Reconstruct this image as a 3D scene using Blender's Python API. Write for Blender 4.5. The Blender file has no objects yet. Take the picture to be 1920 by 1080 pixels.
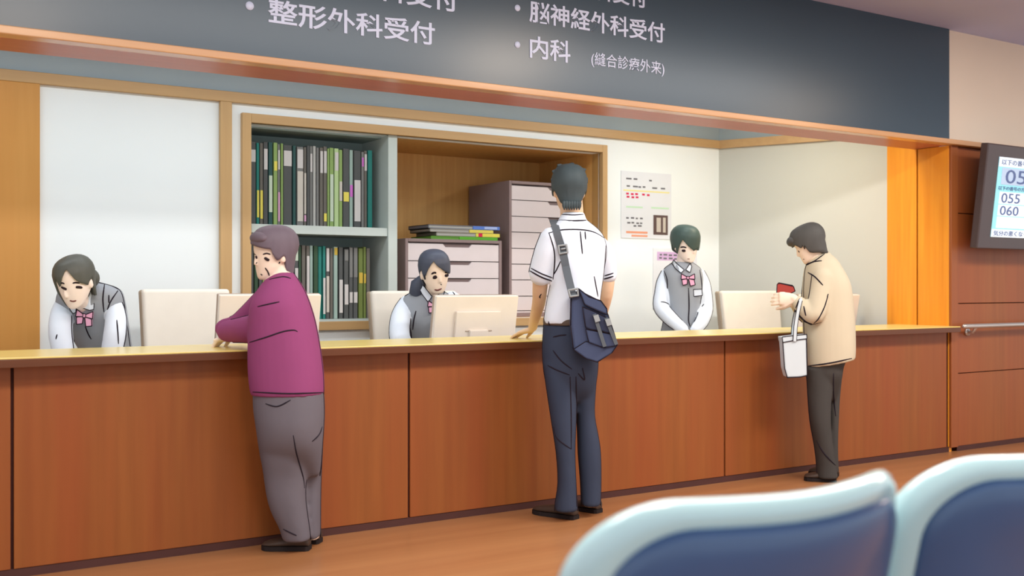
import bpy, bmesh, math, random
from mathutils import Vector, Matrix
from mathutils.bvhtree import BVHTree

random.seed(7)
SC = bpy.context.scene
COL = SC.collection
PI = math.pi

# ------------------------------------------------------------------ camera frame
FPX = 2000.0
CAM = Vector((-2.946, -4.597, 1.15))
AL = math.atan(FPX / 3120.0)
RT = Vector((math.cos(AL), -math.sin(AL), 0))
FW = Vector((math.sin(AL), math.cos(AL), 0))
UP = Vector((0, 0, 1))
HOR = 537.0


def ray(px, py):
    return FW + RT * ((px - 960) / FPX) + UP * ((HOR - py) / FPX)


def PJ(px, py, t):
    return CAM + ray(px, py) * t


def W(px, py, Y=None, Z=None, X=None):
    d = ray(px, py)
    if Y is not None:
        t = (Y - CAM.y) / d.y
    elif Z is not None:
        t = (Z - CAM.z) / d.z
    else:
        t = (X - CAM.x) / d.x
    return CAM + d * t


# ------------------------------------------------------------------ materials
def lin(c):
    out = []
    for v in c:
        v = v / 255.0
        out.append(v / 12.92 if v <= 0.04045 else ((v + 0.055) / 1.055) ** 2.4)
    return out


def mat(name, rgb, rough=0.6, spec=0.25, var=0.05, scale=9.0, metal=0.0, coat=0.0, emit=0.0, stretch=(1, 1, 1)):
    m = bpy.data.materials.new(name)
    m.use_nodes = True
    nt = m.node_tree
    b = nt.nodes['Principled BSDF']
    b.inputs['Roughness'].default_value = rough
    b.inputs['Specular IOR Level'].default_value = spec
    b.inputs['Metallic'].default_value = metal
    b.inputs['Coat Weight'].default_value = coat
    b.inputs['Coat Roughness'].default_value = 0.12
    c = lin(rgb)
    tc = nt.nodes.new('ShaderNodeTexCoord')
    mp = nt.nodes.new('ShaderNodeMapping')
    mp.inputs['Scale'].default_value = stretch
    nz = nt.nodes.new('ShaderNodeTexNoise')
    nz.inputs['Scale'].default_value = scale
    nz.inputs['Detail'].default_value = 3
    rp = nt.nodes.new('ShaderNodeValToRGB')
    rp.color_ramp.elements[0].position = 0.3
    rp.color_ramp.elements[1].position = 0.7
    rp.color_ramp.elements[0].color = [x * (1 - var) for x in c] + [1]
    rp.color_ramp.elements[1].color = [min(1, x * (1 + var)) for x in c] + [1]
    L = nt.links.new
    L(tc.outputs['Object'], mp.inputs['Vector'])
    L(mp.outputs['Vector'], nz.inputs['Vector'])
    L(nz.outputs['Fac'], rp.inputs['Fac'])
    L(rp.outputs['Color'], b.inputs['Base Color'])
    if emit > 0:
        L(rp.outputs['Color'], b.inputs['Emission Color'])
        b.inputs['Emission Strength'].default_value = emit
    return m


def wood(name, c1, c2, axis='Z', rough=0.4, spec=0.35, broad=None, coat=0.0, fine=26.0):
    """streaky veneer: a fine stretched grain over broad colour bands"""
    m = bpy.data.materials.new(name)
    m.use_nodes = True
    nt = m.node_tree
    b = nt.nodes['Principled BSDF']
    b.inputs['Roughness'].default_value = rough
    b.inputs['Specular IOR Level'].default_value = spec
    b.inputs['Coat Weight'].default_value = coat
    b.inputs['Coat Roughness'].default_value = 0.25
    tc = nt.nodes.new('ShaderNodeTexCoord')

    def noise(scale, lo, hi):
        mp = nt.nodes.new('ShaderNodeMapping')
        s = [scale, scale, scale]
        s['XYZ'.index(axis)] = scale * 0.05
        mp.inputs['Scale'].default_value = s
        nz = nt.nodes.new('ShaderNodeTexNoise')
        nz.inputs['Scale'].default_value = 1.0
        nz.inputs['Detail'].default_value = 4
        mr = nt.nodes.new('ShaderNodeMapRange')
        mr.inputs['From Min'].default_value = lo
        mr.inputs['From Max'].default_value = hi
        nt.links.new(tc.outputs['Object'], mp.inputs['Vector'])
        nt.links.new(mp.outputs['Vector'], nz.inputs['Vector'])
        nt.links.new(nz.outputs['Fac'], mr.inputs['Value'])
        return mr
    f1 = noise(fine, 0.3, 0.7)
    f2 = noise(fine * 0.14, 0.35, 0.65)
    mx = nt.nodes.new('ShaderNodeMix')
    mx.data_type = 'RGBA'
    mx.inputs[6].default_value = lin(c1) + [1]
    mx.inputs[7].default_value = lin(c2) + [1]
    nt.links.new(f1.outputs['Result'], mx.inputs[0])
    mx2 = nt.nodes.new('ShaderNodeMix')
    mx2.data_type = 'RGBA'
    mul = nt.nodes.new('ShaderNodeMath')
    mul.operation = 'MULTIPLY'
    mul.inputs[1].default_value = 0.6
    nt.links.new(f2.outputs['Result'], mul.inputs[0])
    nt.links.new(mul.outputs[0], mx2.inputs[0])
    nt.links.new(mx.outputs[2], mx2.inputs[6])
    mx2.inputs[7].default_value = lin(broad or c2) + [1]
    nt.links.new(mx2.outputs[2], b.inputs['Base Color'])
    return m


M = {}
M['panel'] = wood('panel_veneer', (136, 80, 36), (150, 90, 42), broad=(148, 72, 36), rough=0.42)
M['panel_wall'] = wood('wall_veneer', (142, 82, 40), (156, 92, 46), broad=(150, 78, 40), rough=0.42)
M['orange'] = wood('orange_wood', (222, 138, 34), (240, 164, 50), broad=(230, 146, 36), rough=0.3, coat=0.2)
M['board'] = wood('gold_board', (196, 142, 70), (206, 152, 80), broad=(202, 140, 66), rough=0.45)
M['trimX'] = wood('trim_wood_long', (182, 146, 100), (194, 158, 110), axis='X', rough=0.4)
M['trimZ'] = wood('trim_wood_up', (186, 150, 102), (198, 162, 112), axis='Z', rough=0.4)
M['strip'] = wood('header_strip', (194, 144, 100), (212, 164, 116), axis='X', rough=0.25, coat=0.3)
M['soffit'] = wood('soffit_wood', (170, 96, 74), (182, 106, 80), axis='X', rough=0.35)
M['alcove'] = wood('alcove_wood', (200, 150, 84), (218, 170, 102), broad=(212, 156, 86), rough=0.5)
M['ledge'] = wood('ledge_top', (226, 200, 112), (234, 212, 126), axis='X', rough=0.3, coat=0.3)
M['fascia'] = wood('ledge_fascia', (92, 52, 28), (104, 60, 34), axis='X', rough=0.35)
M['floor'] = wood('floor_wood', (158, 108, 70), (172, 122, 80), axis='X', broad=(164, 108, 68), rough=0.28, spec=0.4, fine=14)
M['groove'] = mat('groove_dark', (60, 26, 20), 0.7, var=0.03)
M['kick'] = mat('kick_board', (78, 48, 44), 0.6, var=0.05)
M['sign'] = mat('sign_slate', (52, 72, 86), 0.28, 0.6, var=0.03, scale=2)
M['letter'] = mat('sign_letter', (214, 222, 244), 0.5, var=0.01)
M['ceiling'] = mat('ceiling_paint', (184, 192, 228), 0.8, var=0.02, scale=2)
M['beige_wall'] = mat('beige_paint', (226, 212, 194), 0.8, var=0.02, scale=2)
M['white_wall'] = mat('white_paint', (238, 245, 246), 0.75, var=0.01, scale=2)
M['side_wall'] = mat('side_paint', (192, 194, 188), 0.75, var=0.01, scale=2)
M['grey_wall'] = mat('grey_paint', (160, 174, 180), 0.75, var=0.03, scale=2)
M['shelf'] = mat('shelf_grey', (190, 200, 196), 0.5, var=0.02)
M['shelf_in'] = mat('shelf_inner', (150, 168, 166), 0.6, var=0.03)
M['cab'] = mat('cabinet_shell', (140, 122, 122), 0.5, var=0.03)
M['cab_side'] = mat('cabinet_side', (112, 94, 98), 0.5, var=0.03)
M['drawer'] = mat('drawer_front', (214, 204, 206), 0.45, var=0.02)
M['notch'] = mat('drawer_notch', (120, 104, 104), 0.6, var=0.03)
M['chair'] = mat('chair_cream', (236, 230, 218), 0.55, var=0.02)
M['chair_edge_shade'] = mat('chair_edge_shade', (176, 160, 140), 0.6, var=0.02)  # darkened cream: shade on the chair's side put into the colour
M['dark_metal'] = mat('dark_metal', (60, 58, 60), 0.4, metal=0.6, var=0.03)
M['steel'] = mat('steel_tube', (200, 196, 192), 0.3, metal=0.7, var=0.02)
M['monitor'] = mat('monitor_shell', (234, 226, 216), 0.45, var=0.02)
M['monitor_shade'] = mat('monitor_shade', (176, 160, 146), 0.5, var=0.02)  # darker copy of the shell colour, paints in the shaded side
M['glass_black'] = mat('screen_black', (20, 22, 26), 0.2, 0.5, var=0.02)
M['desk'] = mat('desk_laminate', (226, 224, 216), 0.5, var=0.02)
M['paper'] = mat('paper_sheet', (226, 230, 236), 0.8, var=0.01)
M['ink_grey'] = mat('print_grey', (110, 110, 116), 0.8, var=0.02)
M['ink_red'] = mat('print_red', (214, 44, 84), 0.8, var=0.02)
M['ink_yel'] = mat('print_yellow', (236, 226, 150), 0.8, var=0.02)
M['ink_grn'] = mat('print_green', (196, 230, 200), 0.8, var=0.02)
M['ink_org'] = mat('print_orange', (232, 160, 128), 0.8, var=0.02)
M['ink_brn'] = mat('print_brown', (98, 80, 78), 0.8, var=0.03)
M['ink_lil'] = mat('print_lilac', (208, 176, 216), 0.8, var=0.02)
M['ink_pale'] = mat('print_pale', (204, 196, 186), 0.8, var=0.02)
M['tv_frame'] = mat('display_frame', (72, 58, 58), 0.3, 0.5, var=0.03)
M['tv_cyan'] = mat('display_cyan', (150, 222, 232), 0.4, var=0.02, scale=2, emit=0.35)
M['tv_white'] = mat('display_white', (226, 240, 250), 0.4, var=0.01, emit=0.35)
M['tv_blue'] = mat('display_bluegrey', (178, 200, 226), 0.4, var=0.01, emit=0.35)
M['tv_text'] = mat('display_text', (100, 122, 172), 0.5, var=0.01)
M['ink'] = mat('seam_dark', (44, 38, 46), 0.85, 0.05, var=0.02)
M['skin'] = mat('skin', (244, 224, 204), 0.7, 0.1, var=0.015)
M['skin_pale'] = mat('skin_pale', (250, 234, 224), 0.7, 0.1, var=0.015)
M['skin_tan'] = mat('skin_tan', (228, 196, 164), 0.7, 0.1, var=0.015)
M['feat'] = mat('feature_dark', (48, 36, 40), 0.7, 0.1, var=0.02)
M['lip'] = mat('lip', (120, 78, 74), 0.7, 0.1, var=0.02)
M['hair_grey'] = mat('hair_black_grey', (84, 86, 80), 0.5, 0.35, var=0.06, scale=40, stretch=(1, 1, .15))
M['hair_navy'] = mat('hair_navy', (70, 76, 92), 0.5, 0.35, var=0.06, scale=40, stretch=(1, 1, .15))
M['hair_green'] = mat('hair_green', (66, 84, 80), 0.5, 0.35, var=0.06, scale=40, stretch=(1, 1, .15))
M['hair_plum'] = mat('hair_plum', (108, 96, 106), 0.6, 0.25, var=0.05, scale=40, stretch=(1, 1, .15))
M['hair_slate'] = mat('hair_slate', (68, 80, 84), 0.6, 0.25, var=0.05, scale=40, stretch=(1, 1, .15))
M['hair_charcoal'] = mat('hair_charcoal', (78, 78, 76), 0.6, 0.25, var=0.05, scale=40, stretch=(1, 1, .15))
M['shirt'] = mat('shirt_white', (226, 236, 248), 0.75, 0.1, var=0.01)
M['vest'] = mat('vest_grey', (156, 162, 170), 0.8, 0.1, var=0.02)
M['skirt'] = mat('skirt_grey', (130, 130, 134), 0.8, 0.1, var=0.02)
M['bow'] = mat('bow_pink', (238, 178, 208), 0.7, 0.1, var=0.02)
M['purple'] = mat('sweater_magenta', (144, 72, 116), 0.85, 0.1, var=0.02)
M['slacks'] = mat('slacks_grey', (108, 104, 112), 0.85, 0.1, var=0.02)
M['navy'] = mat('trousers_navy', (58, 66, 84), 0.85, 0.1, var=0.03)
M['bag'] = mat('bag_navy', (70, 80, 108), 0.75, 0.15, var=0.03)
M['bag_dark'] = mat('bag_dark', (56, 62, 84), 0.75, 0.15, var=0.03)
M['strap'] = mat('strap_grey', (92, 98, 104), 0.7, 0.15, var=0.03)
M['buckle'] = mat('buckle_grey', (150, 156, 158), 0.4, 0.4, var=0.02)
M['belt'] = mat('belt_brown', (92, 78, 68), 0.6, 0.2, var=0.03)
M['coat'] = mat('coat_beige', (200, 190, 166), 0.85, 0.1, var=0.015)
M['black_pants'] = mat('trousers_charcoal', (70, 68, 66), 0.85, 0.1, var=0.03)
M['shoe'] = mat('shoe_brown', (70, 56, 48), 0.5, 0.3, var=0.04)
M['sole'] = mat('shoe_sole', (44, 38, 38), 0.7, 0.1, var=0.03)
M['tote'] = mat('tote_white', (204, 216, 222), 0.7, 0.1, var=0.01)
M['wallet'] = mat('wallet_red', (160, 62, 54), 0.6, 0.2, var=0.03)
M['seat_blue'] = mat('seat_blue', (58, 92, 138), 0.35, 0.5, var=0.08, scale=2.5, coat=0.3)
M['seat_rim_highlight'] = mat('seat_rim_highlight', (190, 230, 238), 0.22, 0.6, var=0.03, scale=3, coat=0.6)  # pale colour paints in the light's highlight along the rim


# ------------------------------------------------------------------ object plumbing
WL = {}


def tag(o, label=None, cat=None, group=None, kind=None):
    if label:
        o['label'] = label
    if cat:
        o['category'] = cat
    if group:
        o['group'] = group
    if kind:
        o['kind'] = kind
    return o


def thing(name, loc, label, cat, group=None):
    o = bpy.data.objects.new(name, None)
    o.empty_display_size = 0.1
    o.location = loc
    COL.objects.link(o)
    WL[o.name] = Vector(loc)
    return tag(o, label, cat, group)


def obj(name, src, mats, parent=None, smooth=False, label=None, cat=None, group=None, kind=None, origin=None):
    """link ONE mesh object; src (bmesh or mesh) is in world coordinates"""
    if isinstance(src, bmesh.types.BMesh):
        bmesh.ops.recalc_face_normals(src, faces=src.faces)
        me = bpy.data.meshes.new(name)
        src.to_mesh(me)
        src.free()
    else:
        me = src
        me.name = name
    if not isinstance(mats, (list, tuple)):
        mats = [mats]
    for m in mats:
        me.materials.append(m)
    if smooth:
        me.polygons.foreach_set('use_smooth', [True] * len(me.polygons))
    o = bpy.data.objects.new(name, me)
    COL.objects.link(o)
    if origin is None:
        xs = [v.co for v in me.vertices]
        lo = Vector((min(v.x for v in xs), min(v.y for v in xs), min(v.z for v in xs)))
        hi = Vector((max(v.x for v in xs), max(v.y for v in xs), max(v.z for v in xs)))
        origin = Vector(((lo.x + hi.x) / 2, (lo.y + hi.y) / 2, lo.z))
    me.transform(Matrix.Translation(-Vector(origin)))
    WL[o.name] = Vector(origin)
    if parent is not None:
        o.parent = parent
        o.location = Vector(origin) - WL[parent.name]
    else:
        o.location = origin
    tag(o, label, cat, group, kind)
    return o


def BM():
    return bmesh.new()


def box(bm, x0, x1, y0, y1, z0, z1, bev=0.0, mi=0, seg=2):
    b2 = bmesh.new()
    vs = [b2.verts.new((x, y, z)) for x in (x0, x1) for y in (y0, y1) for z in (z0, z1)]
    for f in ((0, 1, 3, 2), (4, 6, 7, 5), (0, 4, 5, 1), (2, 3, 7, 6), (0, 2, 6, 4), (1, 5, 7, 3)):
        b2.faces.new([vs[i] for i in f])
    if bev > 0:
        bmesh.ops.bevel(b2, geom=list(b2.edges), offset=bev, segments=seg, affect='EDGES', profile=0.5)
    merge(bm, b2, mi)


def merge(bm, b2, mi=0, mtx=None):
    if mtx is not None:
        b2.transform(mtx)
    b2.verts.index_update()
    mp = [bm.verts.new(v.co) for v in b2.verts]
    for f in b2.faces:
        try:
            nf = bm.faces.new([mp[v.index] for v in f.verts])
            nf.material_index = mi
            nf.smooth = f.smooth
        except ValueError:
            pass
    b2.free()


def loft(bm, rings, mi=0, cap=True, smooth=True):
    rv = [[bm.verts.new(p) for p in r] for r in rings]
    n = len(rings[0])
    for a, b in zip(rv, rv[1:]):
        for i in range(n):
            f = bm.faces.new((a[i], a[(i + 1) % n], b[(i + 1) % n], b[i]))
            f.material_index = mi
            f.smooth = smooth
    if cap:
        for r in (rv[0], rv[-1]):
            c = Vector((0, 0, 0))
            for v in r:
                c += v.co
            cv = bm.verts.new(c / n)
            for i in range(n):
                f = bm.faces.new((r[i], r[(i + 1) % n], cv))
                f.material_index = mi
                f.smooth = smooth


def tube(bm, pts, rad, n=12, mi=0, round_end=True, flat=1.0, flat_axis=None):
    """tapering tube along points; rad a number or a list; flat < 1 flattens it along flat_axis"""
    pts = [Vector(p) for p in pts]
    if not isinstance(rad, (list, tuple)):
        rad = [rad] * len(pts)
    rad = list(rad)
    if round_end:
        d0 = (pts[0] - pts[1]).normalized()
        d1 = (pts[-1] - pts[-2]).normalized()
        r0, r1 = rad[0], rad[-1]
        pts = [pts[0] + d0 * r0 * .8, pts[0] + d0 * r0 * .5] + pts + [pts[-1] + d1 * r1 * .5, pts[-1] + d1 * r1 * .8]
        rad = [r0 * .35, r0 * .8] + rad + [r1 * .8, r1 * .35]
    rings = []
    u = None
    for i, p in enumerate(pts):
        a = pts[max(0, i - 1)]
        b = pts[min(len(pts) - 1, i + 1)]
        d = (b - a).normalized()
        if flat_axis is not None:
            u = Vector(flat_axis)
            u = (u - d * u.dot(d)).normalized()
        elif u is None:
            u = d.orthogonal().normalized()
        else:
            u = (u - d * u.dot(d))
            u = u.normalized() if u.length > 1e-6 else d.orthogonal().normalized()
        v = d.cross(u)
        r = rad[i]
        rings.append([p + u * (math.cos(2 * PI * k / n) * r * flat) + v * (math.sin(2 * PI * k / n) * r) for k in range(n)])
    loft(bm, rings, mi)


def ell(bm, c, rx, ry, rz, axes=None, mi=0, nu=20, nv=12):
    b2 = bmesh.new()
    bmesh.ops.create_uvsphere(b2, u_segments=nu, v_segments=nv, radius=1)
    ax = axes or (Vector((1, 0, 0)), Vector((0, 1, 0)), Vector((0, 0, 1)))
    c = Vector(c)
    for v in b2.verts:
        v.co = c + ax[0] * (v.co.x * rx) + ax[1] * (v.co.y * ry) + ax[2] * (v.co.z * rz)
    for f in b2.faces:
        f.smooth = True
    merge(bm, b2, mi)


def cyl(bm, p0, p1, r0, r1=None, n=20, mi=0):
    tube(bm, [p0, p1], [r0, r1 if r1 is not None else r0], n=n, mi=mi, round_end=False)


def slab(bm, poly, t, thick, bev=0.004, mi=0, ts=None):
    """outline given as image points, set at camera distance t and given a real thickness behind it"""
    b2 = bmesh.new()
    fr = [PJ(x, y, (ts[i] if ts else t)) for i, (x, y) in enumerate(poly)]
    a = [b2.verts.new(p) for p in fr]
    b = [b2.verts.new(p + FW * thick) for p in fr]
    n = len(a)
    b2.faces.new(a)
    b2.faces.new(b[::-1])
    for i in range(n):
        b2.faces.new((a[i], b[i], b[(i + 1) % n], a[(i + 1) % n]))
    bmesh.ops.recalc_face_normals(b2, faces=b2.faces)
    if bev > 0:
        bmesh.ops.bevel(b2, geom=list(b2.edges), offset=bev, segments=2, affect='EDGES', profile=0.5)
    merge(bm, b2, mi)


def fuse(bm, voxel=0.008, smooth=4, fac=0.5):
    """overlapping closed pieces -> one continuous surface"""
    bmesh.ops.recalc_face_normals(bm, faces=bm.faces)
    me = bpy.data.meshes.new('fuse')
    bm.to_mesh(me)
    bm.free()
    o = bpy.data.objects.new('fuse', me)
    COL.objects.link(o)
    r = o.modifiers.new('r', 'REMESH')
    r.mode = 'VOXEL'
    r.voxel_size = voxel
    r.use_smooth_shade = True
    if smooth:
        s = o.modifiers.new('s', 'SMOOTH')
        s.factor = fac
        s.iterations = smooth
    dg = bpy.context.evaluated_depsgraph_get()
    dg.update()
    out = bpy.data.meshes.new_from_object(o.evaluated_get(dg))
    bpy.data.objects.remove(o)
    bpy.data.meshes.remove(me)
    b = bmesh.new()
    b.from_mesh(out)
    bpy.data.meshes.remove(out)
    for f in b.faces:
        f.smooth = True
        f.material_index = 0
    return b


def bvh(bm):
    return BVHTree.FromBMesh(bm)


def dens(pts, step=3.0):
    out = []
    for (x0, y0), (x1, y1) in zip(pts, pts[1:]):
        n = max(1, int(math.hypot(x1 - x0, y1 - y0) / step))
        for k in range(n):
            out.append((x0 + (x1 - x0) * k / n, y0 + (y1 - y0) * k / n))
    out.append(pts[-1])
    return out


def curve2(pts, k=6):
    """smooth 2-D curve through points (Catmull-Rom)"""
    if len(pts) < 3:
        return pts
    P = [pts[0]] + list(pts) + [pts[-1]]
    out = []
    for i in range(1, len(P) - 2):
        p0, p1, p2, p3 = P[i - 1], P[i], P[i + 1], P[i + 2]
        for j in range(k):
            t = j / k
            out.append(tuple(0.5 * ((2 * p1[c]) + (-p0[c] + p2[c]) * t + (2 * p0[c] - 5 * p1[c] + 4 * p2[c] - p3[c]) * t * t
                             + (-p0[c] + 3 * p1[c] - 3 * p2[c] + p3[c]) * t ** 3) for c in (0, 1)))
    out.append(pts[-1])
    return out


def stroke(bm, tree, pts, wpx=2.2, mi=1, taper=True, lift=0.0):
    """a raised seam / fold / facial line lying on a surface: hit points of the surface joined by a thin cord"""
    q = dens(curve2(pts), 2.5)
    seg = []
    segs = []
    for (x, y) in q:
        d = ray(x, y).normalized()
        h, nrm, idx, dist = tree.ray_cast(CAM, d)
        if h is None or (seg and (h - seg[-1]).length > 0.06):
            if len(seg) > 1:
                segs.append(seg)
            seg = []
            if h is None:
                continue
        seg.append(h + nrm * lift)
    if len(seg) > 1:
        segs.append(seg)
    for s in segs:
        t = (s[0] - CAM).dot(FW)
        r = wpx * 0.62 * t / FPX
        n = len(s)
        rad = [r * (0.6 + 0.4 * min(1, 4 * min(i, n - 1 - i) / max(1, n - 1))) if taper else r for i in range(n)]
        tube(bm, s, rad, n=6, mi=mi, round_end=False)


def ribbon(bm, pts, nrms, width, thick, mi=0):
    rings = []
    for i, p in enumerate(pts):
        a = pts[max(0, i - 1)]
        b = pts[min(len(pts) - 1, i + 1)]
        d = (b - a).normalized()
        n = (nrms[i] - d * nrms[i].dot(d)).normalized()
        s = d.cross(n)
        w = width / 2
        h = thick / 2
        rings.append([p + s * w + n * h, p - s * w + n * h, p - s * w - n * h, p + s * w - n * h])
    loft(bm, rings, mi, smooth=False)


def text_mesh(body, bold=0.0):
    c = bpy.data.curves.new('txt', 'FONT')
    c.body = body
    c.offset = bold
    c.extrude = 0.03
    c.resolution_u = 3
    o = bpy.data.objects.new('txt', c)
    COL.objects.link(o)
    dg = bpy.context.evaluated_depsgraph_get()
    dg.update()
    me = bpy.data.meshes.new_from_object(o.evaluated_get(dg))
    bpy.data.objects.remove(o)
    bpy.data.curves.remove(c)
    return me


def text_fit(body, org, ux, uz, width, height, bold=0.0, thick=0.003):
    """lettering fitted to a rectangle: org = lower left, ux / uz unit directions"""
    me = text_mesh(body, bold)
    xs = [v.co.x for v in me.vertices]
    ys = [v.co.y for v in me.vertices]
    x0, x1, y0, y1 = min(xs), max(xs), min(ys), max(ys)
    nn = Vector(ux).cross(Vector(uz))
    for v in me.vertices:
        a = (v.co.x - x0) / (x1 - x0) * width
        b = (v.co.y - y0) / (y1 - y0) * height
        v.co = Vector(org) + Vector(ux) * a + Vector(uz) * b + nn * (thick if v.co.z > 0 else 0)
    return me


XA = Vector((1, 0, 0))
ZA = Vector((0, 0, 1))

#==SETTING==
YB = 1.7            # back wall of the reception bay
XJ = 3.61           # right jamb
H1 = 2.129          # underside of the header
CEIL = 2.93

bm = BM(); box(bm, -7, 9, -7, 2.9, -0.1, 0)
obj('floor', bm, M['floor'], kind='structure')
bm = BM(); box(bm, -7, 9, -6.2, 0.0, CEIL, CEIL + .1)
obj('ceiling', bm, M['ceiling'], kind='structure')
bm = BM(); box(bm, -7, XJ + .6, .101, 2.9, 2.62, 2.7)
obj('ceiling_bay', bm, M['ceiling'], kind='structure')

# niche rectangle in the back wall (inside of its wooden frame)
nx0 = W(468, 400, Y=YB).x; nx1 = W(1125, 400, Y=YB).x
nz1 = W(468, 231, Y=YB).z; nz0 = W(700, 601, Y=YB).z
tz0 = W(800, 226, Y=YB - .03).z; tz1 = W(800, 208, Y=YB - .03).z      # long trim
xc = W(1348, 400, Y=YB).x                                    # corner to the angled side wall
bm = BM()
box(bm, -7, nx0, YB, YB + .1, 0, tz0 + .01)
box(bm, nx1, xc + .05, YB, YB + .1, 0, tz0 + .01)
box(bm, nx0, nx1, YB, YB + .1, 0, nz0)
box(bm, nx0, nx1, YB, YB + .1, nz1, tz0 + .01)
box(bm, -7, xc + .05, YB, YB + .1, tz0 + .01, 2.62, mi=1)
obj('wall_back', bm, [M['white_wall'], M['grey_wall']], kind='structure')

# angled side wall from the corner to the jamb
pj = Vector((XJ, 0.51, 0)); pc = Vector((xc, YB, 0))
dv = (pj - pc).normalized(); nv = Vector((dv.y, -dv.x, 0))
if nv.y < 0:
    nv = -nv


def wall_seg(bm, a, b, n, th, z0, z1, mi=0):
    vs = [bm.verts.new(Vector((p.x, p.y, z))) for z in (z0, z1) for p in (a, b, b + n * th, a + n * th)]
    for f in ((0, 1, 2, 3), (4, 5, 6, 7), (0, 1, 5, 4), (1, 2, 6, 5), (2, 3, 7, 6), (3, 0, 4, 7)):
        bm.faces.new([vs[i] for i in f]).material_index = mi


bm = BM()
wall_seg(bm, pc, pj, nv, .1, 0, tz0 + .01)
wall_seg(bm, pc, pj, nv, .1, tz0 + .01, 2.62, 1)
obj('wall_right_bay', bm, [M['side_wall'], M['grey_wall']], kind='structure')

# wood trims of the bay
bm = BM(); box(bm, -7, xc - .01, YB - .03, YB, tz0, tz1, .004)
obj('trim_1', bm, M['trimX'], kind='structure')
bm = BM(); wall_seg(bm, pc - nv * .03, pj - nv * .03, nv, .03, tz0, tz1)
obj('trim_2', bm, M['trimX'], kind='structure')
px0 = W(413, 400, Y=YB - .03).x; px1 = W(435, 400, Y=YB - .03).x
bm = BM(); box(bm, px0, px1, YB - .035, YB, 0, tz0, .004)
obj('trim_3', bm, M['trimZ'], kind='structure')
wx = W(75, 400, Y=YB - .03).x
bm = BM(); box(bm, -7, wx, YB - .03, YB, 0, tz0, .003)
obj('trim_4', bm, M['board'], kind='structure')
# frame round the niche
fw_ = W(468, 400, Y=YB).x - W(451, 400, Y=YB).x
bm = BM()
box(bm, nx0 - fw_, nx0, YB - .035, YB + .02, nz0 - .055, nz1 + fw_, .003)
box(bm, nx1, nx1 + fw_ * .8, YB - .035, YB + .02, nz0 - .055, nz1 + fw_, .003)
obj('trim_5', bm, M['trimZ'], kind='structure')
bm = BM()
box(bm, nx0, nx1, YB - .034, YB + .02, nz1, nz1 + fw_, .003)
box(bm, nx0, nx1, YB - .034, YB + .02, nz0 - .055, nz0, .003)
obj('trim_6', bm, M['trimX'], kind='structure')

# alcove behind the niche, right of the bookshelf
dx0 = W(728, 400, Y=YB).x; dx1 = W(745, 400, Y=YB).x
AD = YB + .8
for nm_, ar_ in (('wall_alcove_back', (dx1 - .02, nx1, AD, AD + .05, nz0 - .02, nz1 + .02)), ('wall_alcove_right', (nx1, nx1 + .05, YB + .02, AD + .05, nz0 - .02, nz1 + .02)),
                 ('ceiling_alcove', (dx1 - .02, nx1 + .05, YB + .1, AD + .05, nz1, nz1 + .05)), ('floor_alcove', (nx0 - .05, nx1 + .05, YB + .1, AD + .05, nz0 - .05, nz0)),
                 ('wall_alcove_left', (dx1 - .03, dx1 - .005, YB + .45, AD + .05, nz0, nz1))):
    bm = BM(); box(bm, *ar_)
    obj(nm_, bm, M['alcove'], kind='structure')

# header: slate sign board, wooden strip, soffit
sx1 = W(1780, 150, Y=-.02).x
bm = BM(); box(bm, -7, sx1, 0.0, .1, H1 + .03, CEIL)
obj('wall_header', bm, M['grey_wall'], kind='structure')
bm = BM(); box(bm, -7, 9, -.06, .02, H1, H1 + .034, .004)
obj('trim_7', bm, M['strip'], kind='structure')
bm = BM(); box(bm, -7, XJ + .01, .02, .28, H1 + .002, H1 + .03)
obj('trim_8', bm, M['soffit'], kind='structure')
bm = BM(); box(bm, -7, XJ + .01, .18, .28, H1 + .03, 2.62)
obj('wall_header_inner', bm, M['grey_wall'], kind='structure')

# right jamb (two boards with a groove), post, panelled wall, upper wall
jm = W(1720, 400, X=XJ).y
bm = BM()
box(bm, XJ - .003, XJ + .03, .004, jm - .006, .0, H1, .002)
box(bm, XJ - .003, XJ + .03, jm + .006, .52, .0, 2.62, .002)
box(bm, XJ + .012, XJ + .03, .104, .52, 0, 2.62, 0, 1)
obj('trim_9', bm, [M['orange'], M['groove']], kind='structure')
q0 = XJ + .0; q1 = W(1796, 400, Y=-.012).x
bm = BM(); box(bm, q0, q1, -.015, .1, 0.03, H1, .003)
obj('trim_10', bm, M['panel_wall'], kind='structure')
zs = [0.03] + [W(1800, y, Y=0).z for y in (700, 569, 400)] + [H1]
bm = BM()
box(bm, q1, 9, .012, .1, 0, H1 + .01, 0, 1)
for a, b in zip(zs, zs[1:]):
    box(bm, q1 + .004, 9, 0, .02, a + .003, b - .003, .002)
obj('wall_right', bm, [M['panel_wall'], M['groove']], kind='structure')
bm = BM(); box(bm, q1, 9, -.006, .0, 0, .034)
obj('baseboard_right', bm, M['kick'], kind='structure')
bm = BM(); box(bm, sx1, 9, 0.0, .1, H1 + .034, CEIL)
obj('wall_right_upper', bm, M['beige_wall'], kind='structure')

#==SIGN==
sg = thing('department_sign', (1.0, -.01, H1 + .04), 'long dark slate department sign with white Japanese lettering above the counter', 'sign')
bm = BM(); box(bm, -7, sx1, -.02, 0.0, H1 + .034, CEIL - .002)
obj('sign_board', bm, M['sign'], sg)


def sign_line(body, xa, xb, ytop_a, ybot_a, ybot_b, bold):
    """lettering on the board between image columns xa, xb; its height read at the left end"""
    A = W(xa, ybot_a, Y=-.02); B = W(xb, ybot_b, Y=-.02); T = W(xa, ytop_a, Y=-.02)
    z = (A.z + B.z) / 2
    return text_fit(body, (A.x, -.0201, z), XA, ZA, B.x - A.x, (T.z - A.z), bold)


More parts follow.
